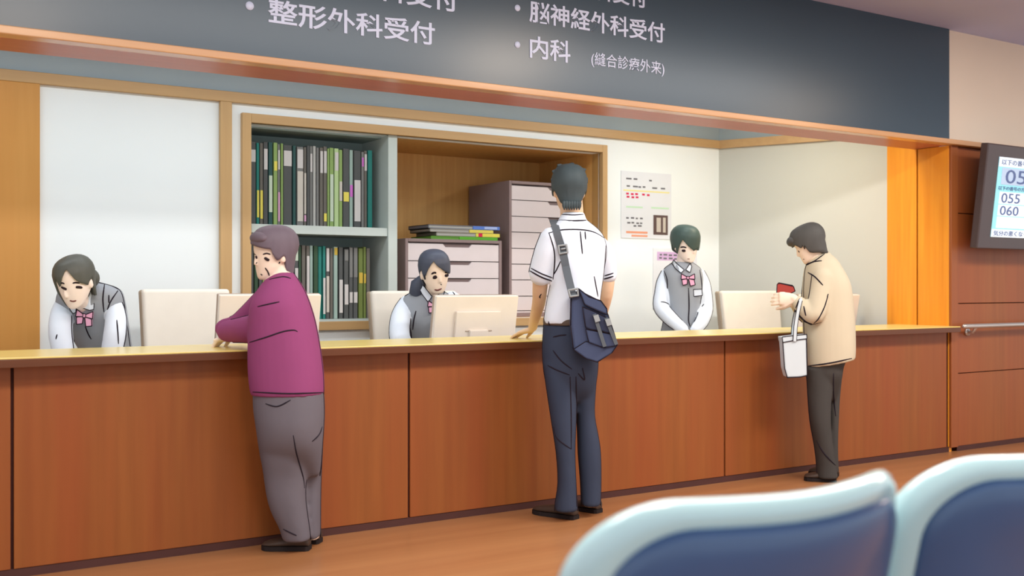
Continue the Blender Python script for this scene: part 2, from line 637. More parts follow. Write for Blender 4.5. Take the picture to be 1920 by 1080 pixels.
obj('lettering', sign_line('整形外科受付', 502, 815, -1, 46, 84, .016), M['letter'], sg)
obj('lettering', sign_line('外科受付', 655, 858, -50, -3, 19, .016), M['letter'], sg)
obj('lettering', sign_line('脳神経外科受付', 992, 1246, 1, 42, 81, .016), M['letter'], sg)
obj('lettering', sign_line('外科受付', 1080, 1212, -42, -4, 13, .016), M['letter'], sg)
obj('lettering', sign_line('内科', 993, 1069, 68, 110, 117, .016), M['letter'], sg)
obj('lettering', sign_line('(縫合診療外来)', 1108, 1245, 98, 127, 143, .003), M['letter'], sg)
for (x, y, r) in ((468, 11, 8), (970, 15, 6), (970, 84, 6)):
    c = W(x, y, Y=-.02)
    t = (c - CAM).dot(FW)
    b2 = bmesh.new()
    cyl(b2, c + Vector((0, -.003, 0)), c + Vector((0, .001, 0)), r * t / FPX, n=24)
    obj('bullet_dot', b2, M['letter'], sg)

#==COUNTER==
ct = thing('reception_counter', (1.0, .02, 0), 'long brown wood veneer reception counter front with dark panel joints', 'counter')
pxs = [23, 767, 1359, 1776]
xs = [-5.6] + [-3.6] + [W(p, 800, Y=0).x for p in pxs]
xs[1] = xs[2] - 1.9
g = .006
for a, b in zip(xs[:-1], xs[1:]):
    bm = BM(); box(bm, a + g, b - g, 0, .02, .036, .834, .002)
    obj('front_panel', bm, M['panel'], ct)
bm = BM(); box(bm, -5.6, XJ, .012, .04, .03, .834)
obj('carcass', bm, M['groove'], ct)
bm = BM(); box(bm, -5.6, XJ, .004, .04, 0, .036)
obj('toe_kick', bm, M['kick'], ct)
bm = BM(); box(bm, -5.6, XJ - .002, .06, .1, 0.0, .834)
obj('back_panel', bm, M['fascia'], ct)
lg = thing('countertop', (1.0, .18, .835), 'pale gold counter top ledge with dark brown front edge', 'countertop')
bm = BM(); box(bm, -5.6, XJ - .002, -.088, .445, .868, .875, .002)
obj('top_surface', bm, M['ledge'], lg)
bm = BM(); box(bm, -5.6, XJ - .002, -.09, .445, .835, .868, .002)
obj('ledge_edge', bm, M['fascia'], lg)

# work desk behind the counter
dk = thing('work_desk', (1.0, .7, 0), 'white laminate work desk hidden behind the reception counter', 'desk')
bm = BM(); box(bm, -4.6, 3.0, .447, .86, .69, .72, .004)
obj('desk_top', bm, M['desk'], dk)
for x in (-4.55, -2.2, -.3, 1.6, 2.95):
    bm = BM(); box(bm, x - .015, x + .015, .46, .84, 0, .69, .002)
    obj('leg', bm, M['desk'], dk)

# handrail on the right wall
hr = thing('handrail', (W(1850, 610, Y=-.07).x, -.03, W(1850, 612, Y=-.07).z), 'pale tubular handrail on the wood wall below the display', 'handrail')
z = W(1808, 612, Y=-.07).z
x0 = W(1808, 612, Y=-.07).x
bm = BM(); tube(bm, [(x0, -.07, z), (8, -.07, z)], .017, n=14)
obj('rail', bm, M['steel'], hr, smooth=True)
for x in (W(1822, 620, Y=-.04).x, W(1822, 620, Y=-.04).x + 1.2):
    bm = BM(); tube(bm, [(x, .0, z - .045), (x, -.05, z - .045), (x, -.07, z - .01)], .011, n=10)
    cyl(bm, (x, .0, z - .045), (x, -.012, z - .045), .026)
    obj('bracket', bm, M['steel'], hr, smooth=True)

#==DISPLAY==
YT = -.16
a = W(1838, 272, Y=YT - .03); b = W(1825, 465, Y=YT + .03)
tvx0 = W(1832, 400, Y=YT).x
TW = 1.02
tilt = math.radians(7)
tz_ = Vector((0, -math.sin(tilt), math.cos(tilt)))     # leans out at the top
ty_ = Vector((0, math.cos(tilt), math.sin(tilt)))
zb = W(1826, 466, Y=YT).z; zt = W(1838, 271, Y=YT).z
TH = (zt - zb) / math.cos(tilt)
To = Vector((tvx0, YT, zb))
Mt = Matrix(((1, ty_.x, tz_.x, To.x), (0, ty_.y, tz_.y, To.y), (0, ty_.z, tz_.z, To.z), (0, 0, 0, 1)))
tv = thing('queue_display', To + Vector((TW / 2, .08, TH / 2)), 'wall mounted dark framed queue number display with pale blue screen', 'display')


def tvbox(x0, x1, y0, y1, z0, z1, bev=0.0):
    b = BM(); box(b, x0, x1, y0, y1, z0, z1, bev); b.transform(Mt); return b


bm = tvbox(0, TW, 0, .06, 0, TH, .008)
fi = .135
obj('frame', bm, M['tv_frame'], tv)
scr = obj('screen', tvbox(fi, TW - fi, -.003, .01, .085, TH - .085), M['tv_cyan'], tv)
SW = TW - 2 * fi; SH = TH - .17
sxx = fi; szz = .085


def tvpan(name, u0, u1, v0, v1, m):
    return obj(name, tvbox(sxx + u0 * SW, sxx + u1 * SW, -.006, -.002, szz + v0 * SH, szz + v1 * SH), m, scr)


tvpan('panel', .0, 1, .88, 1.0, M['tv_white'])
tvpan('panel', .06, .9, .66, .87, M['tv_blue'])
tvpan('panel', .06, .9, .42, .57, M['tv_white'])
tvpan('panel', .06, .9, .27, .41, M['tv_white'])
tvpan('panel', .06, .9, .115, .26, M['tv_white'])
tvpan('panel', .0, 1, .0, .1, M['tv_white'])


def tvtext(body, u0, u1, v0, v1, bold=0.0):
    o = Mt @ Vector((sxx + u0 * SW, -.0062, szz + v0 * SH))
    obj('digits' if body.isdigit() else 'caption', text_fit(body, o, XA, tz_, (u1 - u0) * SW, (v1 - v0) * SH, bold, .002), M['tv_text'], scr)


tvtext('以下の番号の方', .04, .60, .905, .975)
tvtext('055', .12, .62, .68, .85)
tvtext('以下の番号の方は', .03, .5, .592, .642)
tvtext('055', .09, .38, .435, .555)
tvtext('060', .09, .38, .28, .395)
tvtext('気分の悪くなった方は', .03, .80, .018, .083)
bm = tvbox(.3, .7, .06, .12, .1, TH - .1)
obj('back_housing', bm, M['tv_frame'], tv)
bm = BM(); box(bm, To.x + .35, To.x + .65, To.y + .05, 0, To.z + .15, To.z + .35, .004)
obj('wall_mount', bm, M['dark_metal'], tv)

#==BOOKSHELF==
bs = thing('bookshelf', ((nx0 + dx1) / 2, YB + .2, nz0), 'pale grey two tier bookshelf full of binders inside the wooden frame', 'bookshelf')
sh0 = W(600, 440, Y=YB + .03).z; sh1 = W(600, 424, Y=YB + .03).z
BD = YB + .42
bm = BM(); box(bm, dx0, dx1, YB - .0, BD, nz0, nz1, .002)
obj('side_panel', bm, M['shelf'], bs)
bm = BM(); box(bm, nx0 + .001, nx0 + .015, YB + .022, BD, nz0, nz1, .001)
obj('side_panel', bm, M['shelf'], bs)
bm = BM(); box(bm, nx0 + .015, dx0, BD - .015, BD, nz0, nz1)
obj('back_panel', bm, M['shelf_in'], bs)
bm = BM(); box(bm, nx0 + .015, dx0, YB + .102, BD - .015, nz1 - .012, nz1)
obj('top_panel', bm, M['shelf_in'], bs)
bm = BM(); box(bm, nx0 + .015, dx0 - .001, YB + .01, BD - .015, sh0, sh1, .002)
obj('shelf', bm, M['shelf'], bs)
bm = BM(); box(bm, nx0 + .015, dx0, YB + .022, BD - .015, nz0, nz0 + .012)
obj('shelf', bm, M['shelf'], bs)

BC = {'dark': (82, 84, 84), 'dgreen': (58, 82, 62), 'teal': (44, 120, 112), 'dteal': (52, 84, 82), 'green': (136, 162, 98), 'lgreen': (174, 198, 144),
      'grey': (120, 120, 118), 'lgrey': (176, 176, 172), 'brown': (104, 100, 94), 'beige': (196, 190, 180), 'pink': (212, 160, 192),
      'paleteal': (150, 172, 164), 'olive': (106, 120, 64), 'yel': (222, 208, 96), 'pale': (200, 196, 194), 'palegreen': (190, 204, 184), 'mag': (200, 110, 196),
      'gold': (196, 168, 70)}
BN = {'dark': 'charcoal', 'dgreen': 'dark green', 'teal': 'teal', 'dteal': 'dark teal', 'green': 'bright green', 'lgreen': 'light green', 'grey': 'mid grey',
      'lgrey': 'light grey', 'brown': 'grey brown', 'beige': 'beige', 'pink': 'pink', 'paleteal': 'pale teal', 'olive': 'olive green'}
LN = {'yel': 'yellow', 'pale': 'pale grey', 'palegreen': 'pale green', 'mag': 'magenta', 'pink': 'pink', 'gold': 'gold', 'beige': 'cream'}
BMAT = {k: mat('binder_' + k, v, 0.55, 0.2, var=0.03) for k, v in BC.items()}
ORD = ['first', 'second', 'third', 'fourth', 'fifth', 'sixth', 'seventh', 'eighth', 'ninth', 'tenth', 'eleventh', 'twelfth', 'thirteenth', 'fourteenth',
       'fifteenth', 'sixteenth', 'seventeenth', 'eighteenth', 'nineteenth', 'twentieth', 'twenty-first', 'twenty-second', 'twenty-third', 'twenty-fourth',
       'twenty-fifth', 'twenty-sixth', 'twenty-seventh', 'twenty-eighth', 'twenty-ninth', 'thirtieth']

UPPER = [(133, 181, 'dark', [(362, 465, 'pale')]), (183, 210, 'teal', [(705, 935, 'yel')]), (213, 243, 'brown', [(705, 945, 'yel')]),
         (245, 284, 'dark', [(355, 530, 'pale')]), (287, 324, 'dteal', [(580, 890, 'palegreen')]), (328, 363, 'green', [(460, 540, 'yel')]),
         (366, 390, 'grey', [(365, 530, 'pale'), (720, 968, 'pink')]), (392, 412, 'green', []), (415, 490, 'dark', [(370, 500, 'pale')]),
         (493, 521, 'dteal', []), (525, 581, 'grey', [(360, 520, 'pale'), (545, 968, 'beige')]), (584, 608, 'brown', [(560, 905, 'beige'), (915, 968, 'pink')]),
         (610, 636, 'dark', []), (638, 663, 'grey', [(395, 550, 'pale')]), (665, 690, 'lgrey', []), (692, 715, 'grey', []),
         (718, 748, 'brown', [(375, 560, 'pale')]), (750, 781, 'brown', [(375, 560, 'pale'), (900, 968, 'yel')]), (784, 803, 'green', []),
         (805, 840, 'green', [(570, 968, 'palegreen')]), (843, 881, 'lgreen', [(385, 540, 'pale')]), (884, 915, 'green', [(630, 795, 'beige')]),
         (918, 971, 'dark', [(720, 800, 'yel')]), (974, 1005, 'paleteal', [(660, 760, 'mag')]), (1008, 1067, 'dark', [(620, 968, 'pale')]),
         (1070, 1093, 'grey', [(430, 505, 'mag')]), (1096, 1123, 'brown', [(400, 540, 'pale')]), (1127, 1166, 'teal', [])]
LOWER = [(133, 165, 'dark', []), (168, 203, 'dgreen', []), (206, 235, 'dark', []), (238, 276, 'green', []), (279, 320, 'brown', []), (323, 360, 'grey', []),
         (363, 405, 'dark', []), (408, 450, 'brown', []), (453, 500, 'dgreen', [(180, 300, 'palegreen')]),
         (506, 541, 'dark', [(185, 310, 'palegreen'), (372, 480, 'pale')]), (544, 566, 'dgreen', []), (569, 602, 'brown', []), (605, 635, 'brown', [(270, 600, 'pale')]),
         (638, 666, 'paleteal', []), (669, 706, 'dgreen', []), (709, 742, 'teal', []), (745, 772, 'teal', [(455, 760, 'pale')]),
         (775, 807, 'dark', [(205, 400, 'pale'), (440, 745, 'beige')]), (810, 836, 'brown', []), (839, 873, 'paleteal', [(185, 262, 'gold')]),
         (884, 921, 'dark', [(470, 750, 'pale')]), (924, 963, 'dark', [(195, 310, 'grey'), (510, 680, 'pale')]), (967, 1000, 'dark', [(190, 450, 'grey'), (575, 665, 'pale')]),
         (1004, 1042, 'dark', [(190, 450, 'grey'), (575, 665, 'pale')]), (1047, 1086, 'olive', [(410, 500, 'gold')]), (1089, 1113, 'olive', [(420, 500, 'gold')]),
         (1116, 1147, 'brown', [])]


def binders(rows, offy, ytop, zbase, tier, grp):
    YF = YB + .1
    sgn = 0
    for i, (a, b, c, labs) in enumerate(rows):
        xa = W(440 + a / 4.5, 400, Y=YF).x; xb = W(440 + b / 4.5, 400, Y=YF).x
        if xb > dx0 - .012:
            continue
        xa = max(xa, nx0 + .018)
        mid = 440 + (a + b) / 9.0
        yt = ytop[0] + (ytop[1] - ytop[0]) * (a - 133) / 1030.0 + random.uniform(-2.5, 2.5)
        zt_ = W(mid, yt, Y=YF).z
        yo = YF + random.uniform(0, .012)
        what = ('with %s label' % LN.get(labs[0][2], 'grey')) if labs else 'with plain spine'
        t = thing('binder', ((xa + xb) / 2, YF + .1, zbase),
                  '%s binder %s, %s from left, %s shelf' % (BN[c], what, ORD[i], tier), 'binder', grp)
        b_ = BM(); box(b_, xa + .0015, xb - .0015, yo, yo + .25, zbase, zt_, .003)
        obj('cover', b_, BMAT[c], t)
        for (y0, y1, lc) in labs:
            z1_ = min(W(mid, offy + y0 / 4.5, Y=YF).z, zt_ - .006)
            z0_ = max(W(mid, offy + y1 / 4.5, Y=YF).z, zbase + .004)
            if z1_ <= z0_:
                continue
            b_ = BM(); box(b_, xa + .004, xb - .003, yo - .0025, yo + .004, z0_, z1_, .001)
            obj('spine_label', b_, BMAT[lc], t)


binders(UPPER, 200, (266, 284), sh1, 'upper', 'binders on the upper shelf')
binders(LOWER, 420, (459, 466), nz0 + .012, 'lower', 'binders on the lower shelf')

#==CABINETS==
def drawer_cabinet(name, label, fx0, fx1, yf, zb, ztop, depth, ylines, notch=(.42, .72)):
    t = thing(name, ((fx0 + fx1) / 2, yf + depth / 2, zb), label, 'cabinet')
    w = .022
    b_ = BM()
    box(b_, fx0, fx0 + w, yf, yf + depth, zb, ztop, .003)
    box(b_, fx1 - w, fx1, yf, yf + depth, zb, ztop, .003)
    box(b_, fx0 + w, fx1 - w, yf, yf + depth, ztop - w, ztop, .003)
    box(b_, fx0 + w, fx1 - w, yf, yf + depth, zb, zb + .03, .003)
    box(b_, fx0 + w, fx1 - w, yf + .05, yf + depth, zb + .03, ztop - w)
    o = obj('shell', b_, [M['cab']], t)
    for a, b in zip(ylines, ylines[1:]):
        z1_ = a - .003; z0_ = b + .003
        xm0 = fx0 + (fx1 - fx0) * notch[0]; xm1 = fx0 + (fx1 - fx0) * notch[1]
        nh = min(.022, (z1_ - z0_) * .2)
        b_ = BM()
        pts = [(fx0 + w + .002, z0_), (fx1 - w - .002, z0_), (fx1 - w - .002, z1_), (xm1, z1_), (xm1 - .02, z1_ - nh), (xm0 + .02, z1_ - nh), (xm0, z1_), (fx0 + w + .002, z1_)]
        va = [b_.verts.new((x, yf + .006, z)) for x, z in pts]
        vb = [b_.verts.new((x, yf + .03, z)) for x, z in pts]
        b_.faces.new(va); b_.faces.new(vb[::-1])
        for k in range(len(pts)):
            b_.faces.new((va[k], vb[k], vb[(k + 1) % 8], va[(k + 1) % 8]))
        d = obj('drawer', b_, M['drawer'], t)
        b_ = BM(); box(b_, xm0 + .004, xm1 - .004, yf + .02, yf + .034, z1_ - nh - .002, z1_)
        obj('handle_notch', b_, M['notch'], d)
    return t


YS = YB + .16
fx0 = W(760, 500, Y=YS).x; fx1 = W(941, 500, Y=YS).x
sz = W(850, 449, Y=YS).z
yl = [W(850, y, Y=YS).z for y in (457, 490, 522, 553, 584, 598)]
drawer_cabinet('drawer_cabinet', 'low mauve drawer cabinet with folders stacked on top', fx0, fx1, YS, nz0, sz, .45, yl, (.38, .68))
YT2 = YB + .2
gx0 = W(955, 500, Y=YT2).x; gx1 = nx1 - .012
tzz = W(1000, 341, Y=YT2).z
yl = [W(1030, y, Y=YT2).z for y in (351, 378, 408, 437, 467, 496, 525, 555, 582, 600)]
drawer_cabinet('drawer_cabinet', 'tall mauve cabinet of shallow drawers in the alcove behind the student', gx0, gx1, YT2, nz0, tzz, .58, yl, (.52, .9))

# folders stacked on the low cabinet
fl = [('green folder at the bottom of the stack on the low cabinet', (808, 932, 441, 448), (96, 150, 60)),
      ('grey folder with yellow and red end, second from bottom of the stack', (818, 936, 433, 441), (140, 138, 128)),
      ('grey folder with a short yellow end, third from bottom of the stack', (806, 924, 426, 433), (150, 146, 138)),
      ('grey folder with blue end on top of the stack', (803, 936, 418, 426), (112, 116, 126))]
YFo = YS + .03
zc = sz
for i, (lb, (xa, xb, ya, yb), c) in enumerate(fl):
    A = W(xa, yb, Y=YFo).x; B = W(xb, yb, Y=YFo).x
    h = (yb - ya) * 6.75 / FPX
    t = thing('folder', ((A + B) / 2, YFo + .12, zc), lb, 'folder', 'folders stacked on the low cabinet')
    m_ = mat('folder_cover', c, .5, var=.03)
    b_ = BM(); box(b_, A, B, YFo, YFo + .3, zc, zc + h * .22, .001); box(b_, A, B, YFo, YFo + .3, zc + h * .8, zc + h, .001)
    box(b_, A, A + .006, YFo, YFo + .3, zc, zc + h, .001)
    obj('cover', b_, m_, t)
    b_ = BM(); box(b_, A + .006, B - .004, YFo + .004, YFo + .295, zc + h * .2, zc + h * .82)
    obj('pages', b_, m_ if i == 0 else BMAT['lgrey'], t)
    ec = [(88, 168, 50), (226, 214, 90), (222, 210, 100), (92, 128, 210)][i]
    b_ = BM(); box(b_, A + (B - A) * (.42 if i == 0 else .62), B + .003, YFo - .003, YFo + .301, zc + h * .06, zc + h * .94, .001)
    e = obj('end_band', b_, mat('folder_end', ec, .5, var=.02), t)
    if i == 1:
        b_ = BM(); box(b_, A + (B - A) * .66, A + (B - A) * .72, YFo - .005, YFo, zc + h * .05, zc + h * .95)
        obj('sticker', b_, M['ink_red'], t)
    if i == 3:
        b_ = BM(); box(b_, A + (B - A) * .78, B - .02, YFo - .005, YFo, zc + h * .2, zc + h * .85)
        obj('spine_label', b_, mat('label_blue', (170, 190, 236), .6), t)
    zc += h

#==POSTERS==
def on_wall(px, py, Y=YB - .004):
    return W(px, py, Y=Y)


def wall_rect(bm, x0, y0, x1, y1, Y, mi=0, th=.002):
    a = W(x0, y0, Y=Y); b = W(x1, y1, Y=Y)
    za = a.z; zb_ = W(x0, y1, Y=Y).z
    box(bm, a.x, b.x, Y - th, Y, zb_, za, 0, mi)


po = thing('notice_sheet', W(1210, 448, Y=YB - .004), 'white notice with red marks and a photo on the wall, upper of two notices', 'notice')
bm = BM(); wall_rect(bm, 1164, 320, 1258, 446, YB - .001, th=.004)
obj('sheet', bm, M['paper'], po)
Yp = YB - .005
bm = BM()
for (x, y, w) in ((1174, 333, 10), (1188, 334, 7), (1217, 337, 5), (1175, 347, 6), (1187, 348, 9), (1197, 349, 5), (1205, 349, 5), (1223, 351, 9), (1239, 352, 8),
                  (1174, 407, 5), (1183, 407, 6), (1192, 408, 4), (1200, 408, 5), (1176, 416, 6), (1184, 416, 5), (1193, 417, 5), (1200, 417, 4), (1188, 422, 5), (1196, 422, 7)):
    wall_rect(bm, x, y, x + w, y + 3, Yp, th=.001)
obj('printing', bm, M['ink_grey'], po)
bm = BM()
for (x, y) in ((1174, 361), (1183, 362), (1191, 362), (1204, 363), (1213, 364), (1175, 367), (1184, 368), (1192, 368)):
    wall_rect(bm, x, y, x + 5, y + 3.5, Yp, th=.001)
obj('red_marks', bm, M['ink_red'], po)
bm = BM(); wall_rect(bm, 1169, 355, 1255, 357.5, Yp, th=.001); obj('yellow_rule', bm, M['ink_yel'], po)
bm = BM(); wall_rect(bm, 1174, 386, 1205, 389, Yp, th=.001); wall_rect(bm, 1221, 388, 1254, 391, Yp, th=.001); obj('green_rule', bm, M['ink_grn'], po)
bm = BM(); wall_rect(bm, 1174, 433, 1214, 437, Yp, th=.001); wall_rect(bm, 1184, 440, 1214, 443.5, Yp, th=.001); obj('orange_rule', bm, M['ink_org'], po)
bm = BM(); wall_rect(bm, 1225, 403, 1252, 440, Yp, th=.001)
ph = obj('photo', bm, M['ink_brn'], po)
bm = BM(); wall_rect(bm, 1231, 408, 1239, 435, Yp - .0012, th=.001); wall_rect(bm, 1243, 408, 1248, 436, Yp - .0012, th=.001)
obj('photo_detail', bm, M['ink_pale'], ph)
p2 = thing('notice_sheet', W(1265, 582, Y=YB - .004), 'white notice with lilac heading on the wall behind the standing receptionist', 'notice')
bm = BM(); wall_rect(bm, 1224, 465, 1306, 580, YB - .001, th=.004); obj('sheet', bm, M['paper'], p2)
bm = BM(); wall_rect(bm, 1232, 472, 1300, 488, Yp, th=.001); hd = obj('heading', bm, M['ink_lil'], p2)
bm = BM()
for (x, y, w) in ((1237, 476, 4), (1244, 476, 7), (1254, 477, 6), (1263, 477, 6), (1236, 482, 5), (1244, 483, 6), (1254, 483, 7), (1264, 484, 6)):
    wall_rect(bm, x, y, x + w, y + 3, Yp - .0012, th=.001)
obj('printing', bm, M['ink_grey'], hd)

#==OFFICE==
def office_chair(pxa, pxb, ytop, Y, label):
    xa = W(pxa, ytop, Y=Y).x; xb = W(pxb, ytop, Y=Y).x
    ztop = W(pxb, ytop, Y=Y).z
    cx = (xa + xb) / 2; w = xb - xa
    t = thing('office_chair', (cx, Y, 0), label, 'chair', 'cream office chairs behind the counter')
    # slightly tapered padded back; seat towards the counter (-Y)
    zb_ = .60
    b_ = BM()
    box(b_, xa, xb, Y - .035, Y + .012, zb_, ztop, .018, seg=4)
    b2_ = BM()
    box(b2_, xa - .004, xb + .004, Y + .0, Y + .05, zb_ - .01, ztop - .004, .014, seg=4)
    for q_ in (b_, b2_):
        for v in q_.verts:                            # narrower and a little raked towards the bottom
            k = (ztop - v.co.z) / (ztop - zb_)
            v.co.x = cx + (v.co.x - cx) * (1 - .05 * k)
            v.co.y -= .06 * k
    obj('backrest', b_, M['chair'], t, smooth=False)
    obj('back_shell', b2_, M['chair_edge_shade'], t, smooth=False)  # darker shell paints the shaded side edge of the backrest
    b_ = BM(); box(b_, cx - w * .52, cx + w * .52, Y - .52, Y - .03, .42, .50, .03, seg=4)
    obj('seat', b_, M['chair'], t)
    b_ = BM(); tube(b_, [(cx, Y - .25, .40), (cx, Y - .0, .40), (cx, Y + .0, .7)], .02, n=10)
    obj('back_support', b_, M['dark_metal'], t, smooth=True)
    b_ = BM(); cyl(b_, (cx, Y - .27, .1), (cx, Y - .27, .42), .028)
    obj('gas_column', b_, M['dark_metal'], t)
    for k in range(5):
        an = 2 * PI * k / 5 + .3
        e = Vector((cx + .27 * math.cos(an), Y - .27 + .27 * math.sin(an), .075))
        b_ = BM(); tube(b_, [(cx, Y - .27, .11), e], [.024, .016], n=8)
        lgo = obj('leg', b_, M['dark_metal'], t)
        b_ = BM(); cyl(b_, e + Vector((-.015, 0, -.045)), e + Vector((.015, 0, -.045)), .03)
        obj('caster', b_, M['glass_black'], lgo)


office_chair(264, 428, 542, 1.22, 'cream office chair back next to the bowing receptionist, leftmost of three')
office_chair(693, 852, 545, 1.38, 'cream office chair the seated receptionist sits on')
office_chair(1348, 1456, 545, 1.25, 'cream office chair against the grey side wall, rightmost of three')


def monitor(pxa, pxb, ytop, Y, label, tilt=10):
    """seen from behind; screen faces +Y"""
    xa = W(pxa, ytop, Y=Y).x; xb = W(pxb, ytop, Y=Y).x
    zt_ = W((pxa + pxb) / 2, ytop, Y=Y).z
    w = xb - xa; h = w * .62
    cx = (xa + xb) / 2
    t = thing('monitor', (cx, Y + .07, .72), label, 'monitor', 'cream monitors on the work desk')
    R_ = Matrix.Translation((cx, Y, zt_)) @ Matrix.Rotation(math.radians(tilt), 4, 'X')

    def part(name, args, m, par=t, bev=.006):
        b = BM(); box(b, *args, bev); b.transform(R_); return obj(name, b, m, par)
    part('housing', (-w / 2, w / 2, 0, .03, -h, 0), M['monitor'])
    part('bezel', (-w / 2 - .002, w / 2 + .002, .022, .045, -h - .002, .001), M['monitor_shade'], bev=.004)  # its darker tone is painted shading for the housing side
    part('screen', (-w / 2 + .015, w / 2 - .015, .043, .047, -h + .02, -.015), M['glass_black'], bev=0)
    sm = part('mount_plate', (-w * .27, w * .27, -.022, .002, -h * .98, -.085), M['monitor'])
    part('ridge', (-w * .15, w * .17, -.026, -.02, -.2, -.195), M['monitor_shade'], sm, 0)
    part('neck', (-w * .11, w * .11, -.042, -.018, -h - .08, -.19), M['monitor'], t, .004)
    yb = (R_ @ Vector((0, 0, -h))).y
    b = BM(); box(b, cx - .12, cx + .12, yb - .1, yb + .12, .72, .735, .004)
    obj('stand_base', b, M['monitor'], t)
    zb_ = (R_ @ Vector((0, 0, -h))).z
    b = BM(); box(b, cx - w * .1, cx + w * .1, yb - .035, yb - .005, .73, zb_, .003)
    obj('stand_post', b, M['monitor'], t)


monitor(412, 603, 553, .60, 'cream computer monitor seen from behind, beside the man in magenta')
monitor(819, 973, 555, .60, 'cream computer monitor in front of the seated receptionist')
monitor(1502, 1613, 553, .62, 'cream computer monitor mostly hidden behind the man in beige coat')

#==SEATS==
YW = -3.55


def waiting_seat(pxa, pxb, label):
    xa = W(pxa, 1000, Y=YW).x; xb = W(pxb, 1000, Y=YW).x
    return xa, xb


SX0 = W(1066, 1075, Y=YW).x; SX1 = W(1680, 930, Y=YW).x
SWD = SX1 - SX0 - .008
ztopS = W(1630, 888, Y=YW).z + .019


def seat_unit(cx, label):
    t = thing('waiting_chair', (cx, YW + .2, 0), label, 'chair', 'blue waiting room chairs')
    hw = SWD / 2
    zc0 = .44
    # outline of the back shell (x offset, z), rounded, with a shallow dip left of the crown
    def outline(s, grow=0.0):
        pts = []
        r = .115 - grow * .6
        w_, z0_, z1_ = hw - grow, zc0 + grow, ztopS - grow
        for (qx, qz, a0) in ((w_ - r, z1_ - r, 0), (-w_ + r, z1_ - r, 90), (-w_ + r, z0_ + r, 180), (w_ - r, z0_ + r, 270)):
            for k in range(13):
                a = math.radians(a0 + 90 * k / 12)
                pts.append((qx + r * math.cos(a), qz + r * math.sin(a)))
            nx_ = {0: (-w_ + r, z1_), 90: (-w_, z0_ + r), 180: (w_ - r, z0_), 270: (w_, z1_ - r)}[a0]
            x_, y_ = pts[-1]
            for k in range(1, 10):
                pts.append((x_ + (nx_[0] - x_) * k / 10, y_ + (nx_[1] - y_) * k / 10))
        return [(x, z - (.004 * math.exp(-((x / hw) / .35) ** 2) if z > z1_ - r * .5 else 0)) for x, z in pts]

    def bow(x, z):
        # shell leans back at the top and wraps round the sides
        k = (z - zc0) / (ztopS - zc0)
        return -.10 * k + .10 * abs(x / hw) ** 2.2 - .06
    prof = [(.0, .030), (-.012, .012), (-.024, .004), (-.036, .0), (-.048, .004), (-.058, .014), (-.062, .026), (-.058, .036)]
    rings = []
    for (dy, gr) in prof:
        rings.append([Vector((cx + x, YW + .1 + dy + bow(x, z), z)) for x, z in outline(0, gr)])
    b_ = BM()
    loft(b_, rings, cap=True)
    obj('shell', b_, M['seat_rim_highlight'], t, smooth=True)  # pale shell carries the painted highlight round the blue panel
    # blue padded panel set into the back
    rings = []
    for (dy, gr) in ((-.050, .031), (-.064, .036), (-.072, .048), (-.075, .075), (-.076, .12)):
        rings.append([Vector((cx + x, YW + .1 + dy + bow(x, z), z)) for x, z in outline(0, gr)])
    b_ = BM()
    loft(b_, rings, cap=True)
    obj('back_panel', b_, M['seat_blue'], t, smooth=True)
    b_ = BM(); box(b_, cx - hw, cx + hw, YW + .08, YW + .5, .40, .45, .022, seg=4)
    obj('seat', b_, M['seat_blue'], t, smooth=False)
    b_ = BM(); tube(b_, [(cx, YW + .25, .40), (cx, YW + .25, .33)], .03)
    obj('bracket', b_, M['steel'], t)
    return t


cxa = (SX0 + SX1) / 2
seat_unit(cxa, 'blue waiting chair with highlight painted on rim, left of the two in front')
seat_unit(cxa + SWD + .010, 'blue waiting chair at the right edge, cut off by the frame')
bt = thing('seat_beam', (cxa + SWD / 2, YW + .25, 0), 'steel beam with feet under the two blue waiting chairs', 'seat frame')
b_ = BM(); box(b_, cxa - .3, cxa + SWD + .3, YW + .22, YW + .28, .27, .33, .004); obj('beam', b_, M['steel'], bt)
for x in (cxa - .15, cxa + SWD + .15):
    b_ = BM(); box(b_, x - .02, x + .02, YW + .23, YW + .27, .02, .27, .003); box(b_, x - .025, x + .025, YW + .0, YW + .5, 0, .025, .004)
    obj('foot', b_, M['steel'], bt)

#==PEOPLE==
HPROF = [(-.50, .075, .33, -.20), (-.485, .125, .365, -.12), (-.44, .185, .385, .0), (-.36, .240, .39, .12), (-.25, .283, .395, .24), (-.12, .312, .395, .34), (0, .328, .39, .41),
         (.12, .335, .395, .45), (.25, .322, .385, .445), (.36, .275, .33, .385), (.44, .20, .245, .28), (.485, .11, .14, .16), (.50, .03, .04, .045)]


def hp(z):
    z = max(-.5, min(.5, z))
    for a, b in zip(HPROF, HPROF[1:]):
        if z <= b[0]:
            k = (z - a[0]) / (b[0] - a[0])
            return [a[i] + (b[i] - a[i]) * k for i in (1, 2, 3)]
    return list(HPROF[-1][1:])


def frame(px, py, t, H, yaw=0, pitch=0, roll=0):
    """head frame: yaw 0 faces the camera side, + turns to the picture's right; pitch + looks down; roll + tips to the right"""
    y, p, r = map(math.radians, (yaw, pitch, roll))
    F = -FW * math.cos(y) + RT * math.sin(y)
    X = RT * math.cos(y) + FW * math.sin(y)
    U = UP.copy()
    F, U = F * math.cos(p) - U * math.sin(p), U * math.cos(p) + F * math.sin(p)
    X, U = X * math.cos(r) - U * math.sin(r), U * math.cos(r) + X * math.sin(r)
    c = PJ(px, py, t)
    fr = {'c': c, 'F': F, 'X': X, 'U': U, 'H': H, 't': t}
    fr['P'] = lambda x, yy, z: c + X * (x * H) + F * (yy * H) + U * (z * H)
    return fr


def sup(c, e=2.15):
    return math.copysign(abs(c) ** (2 / e), c)


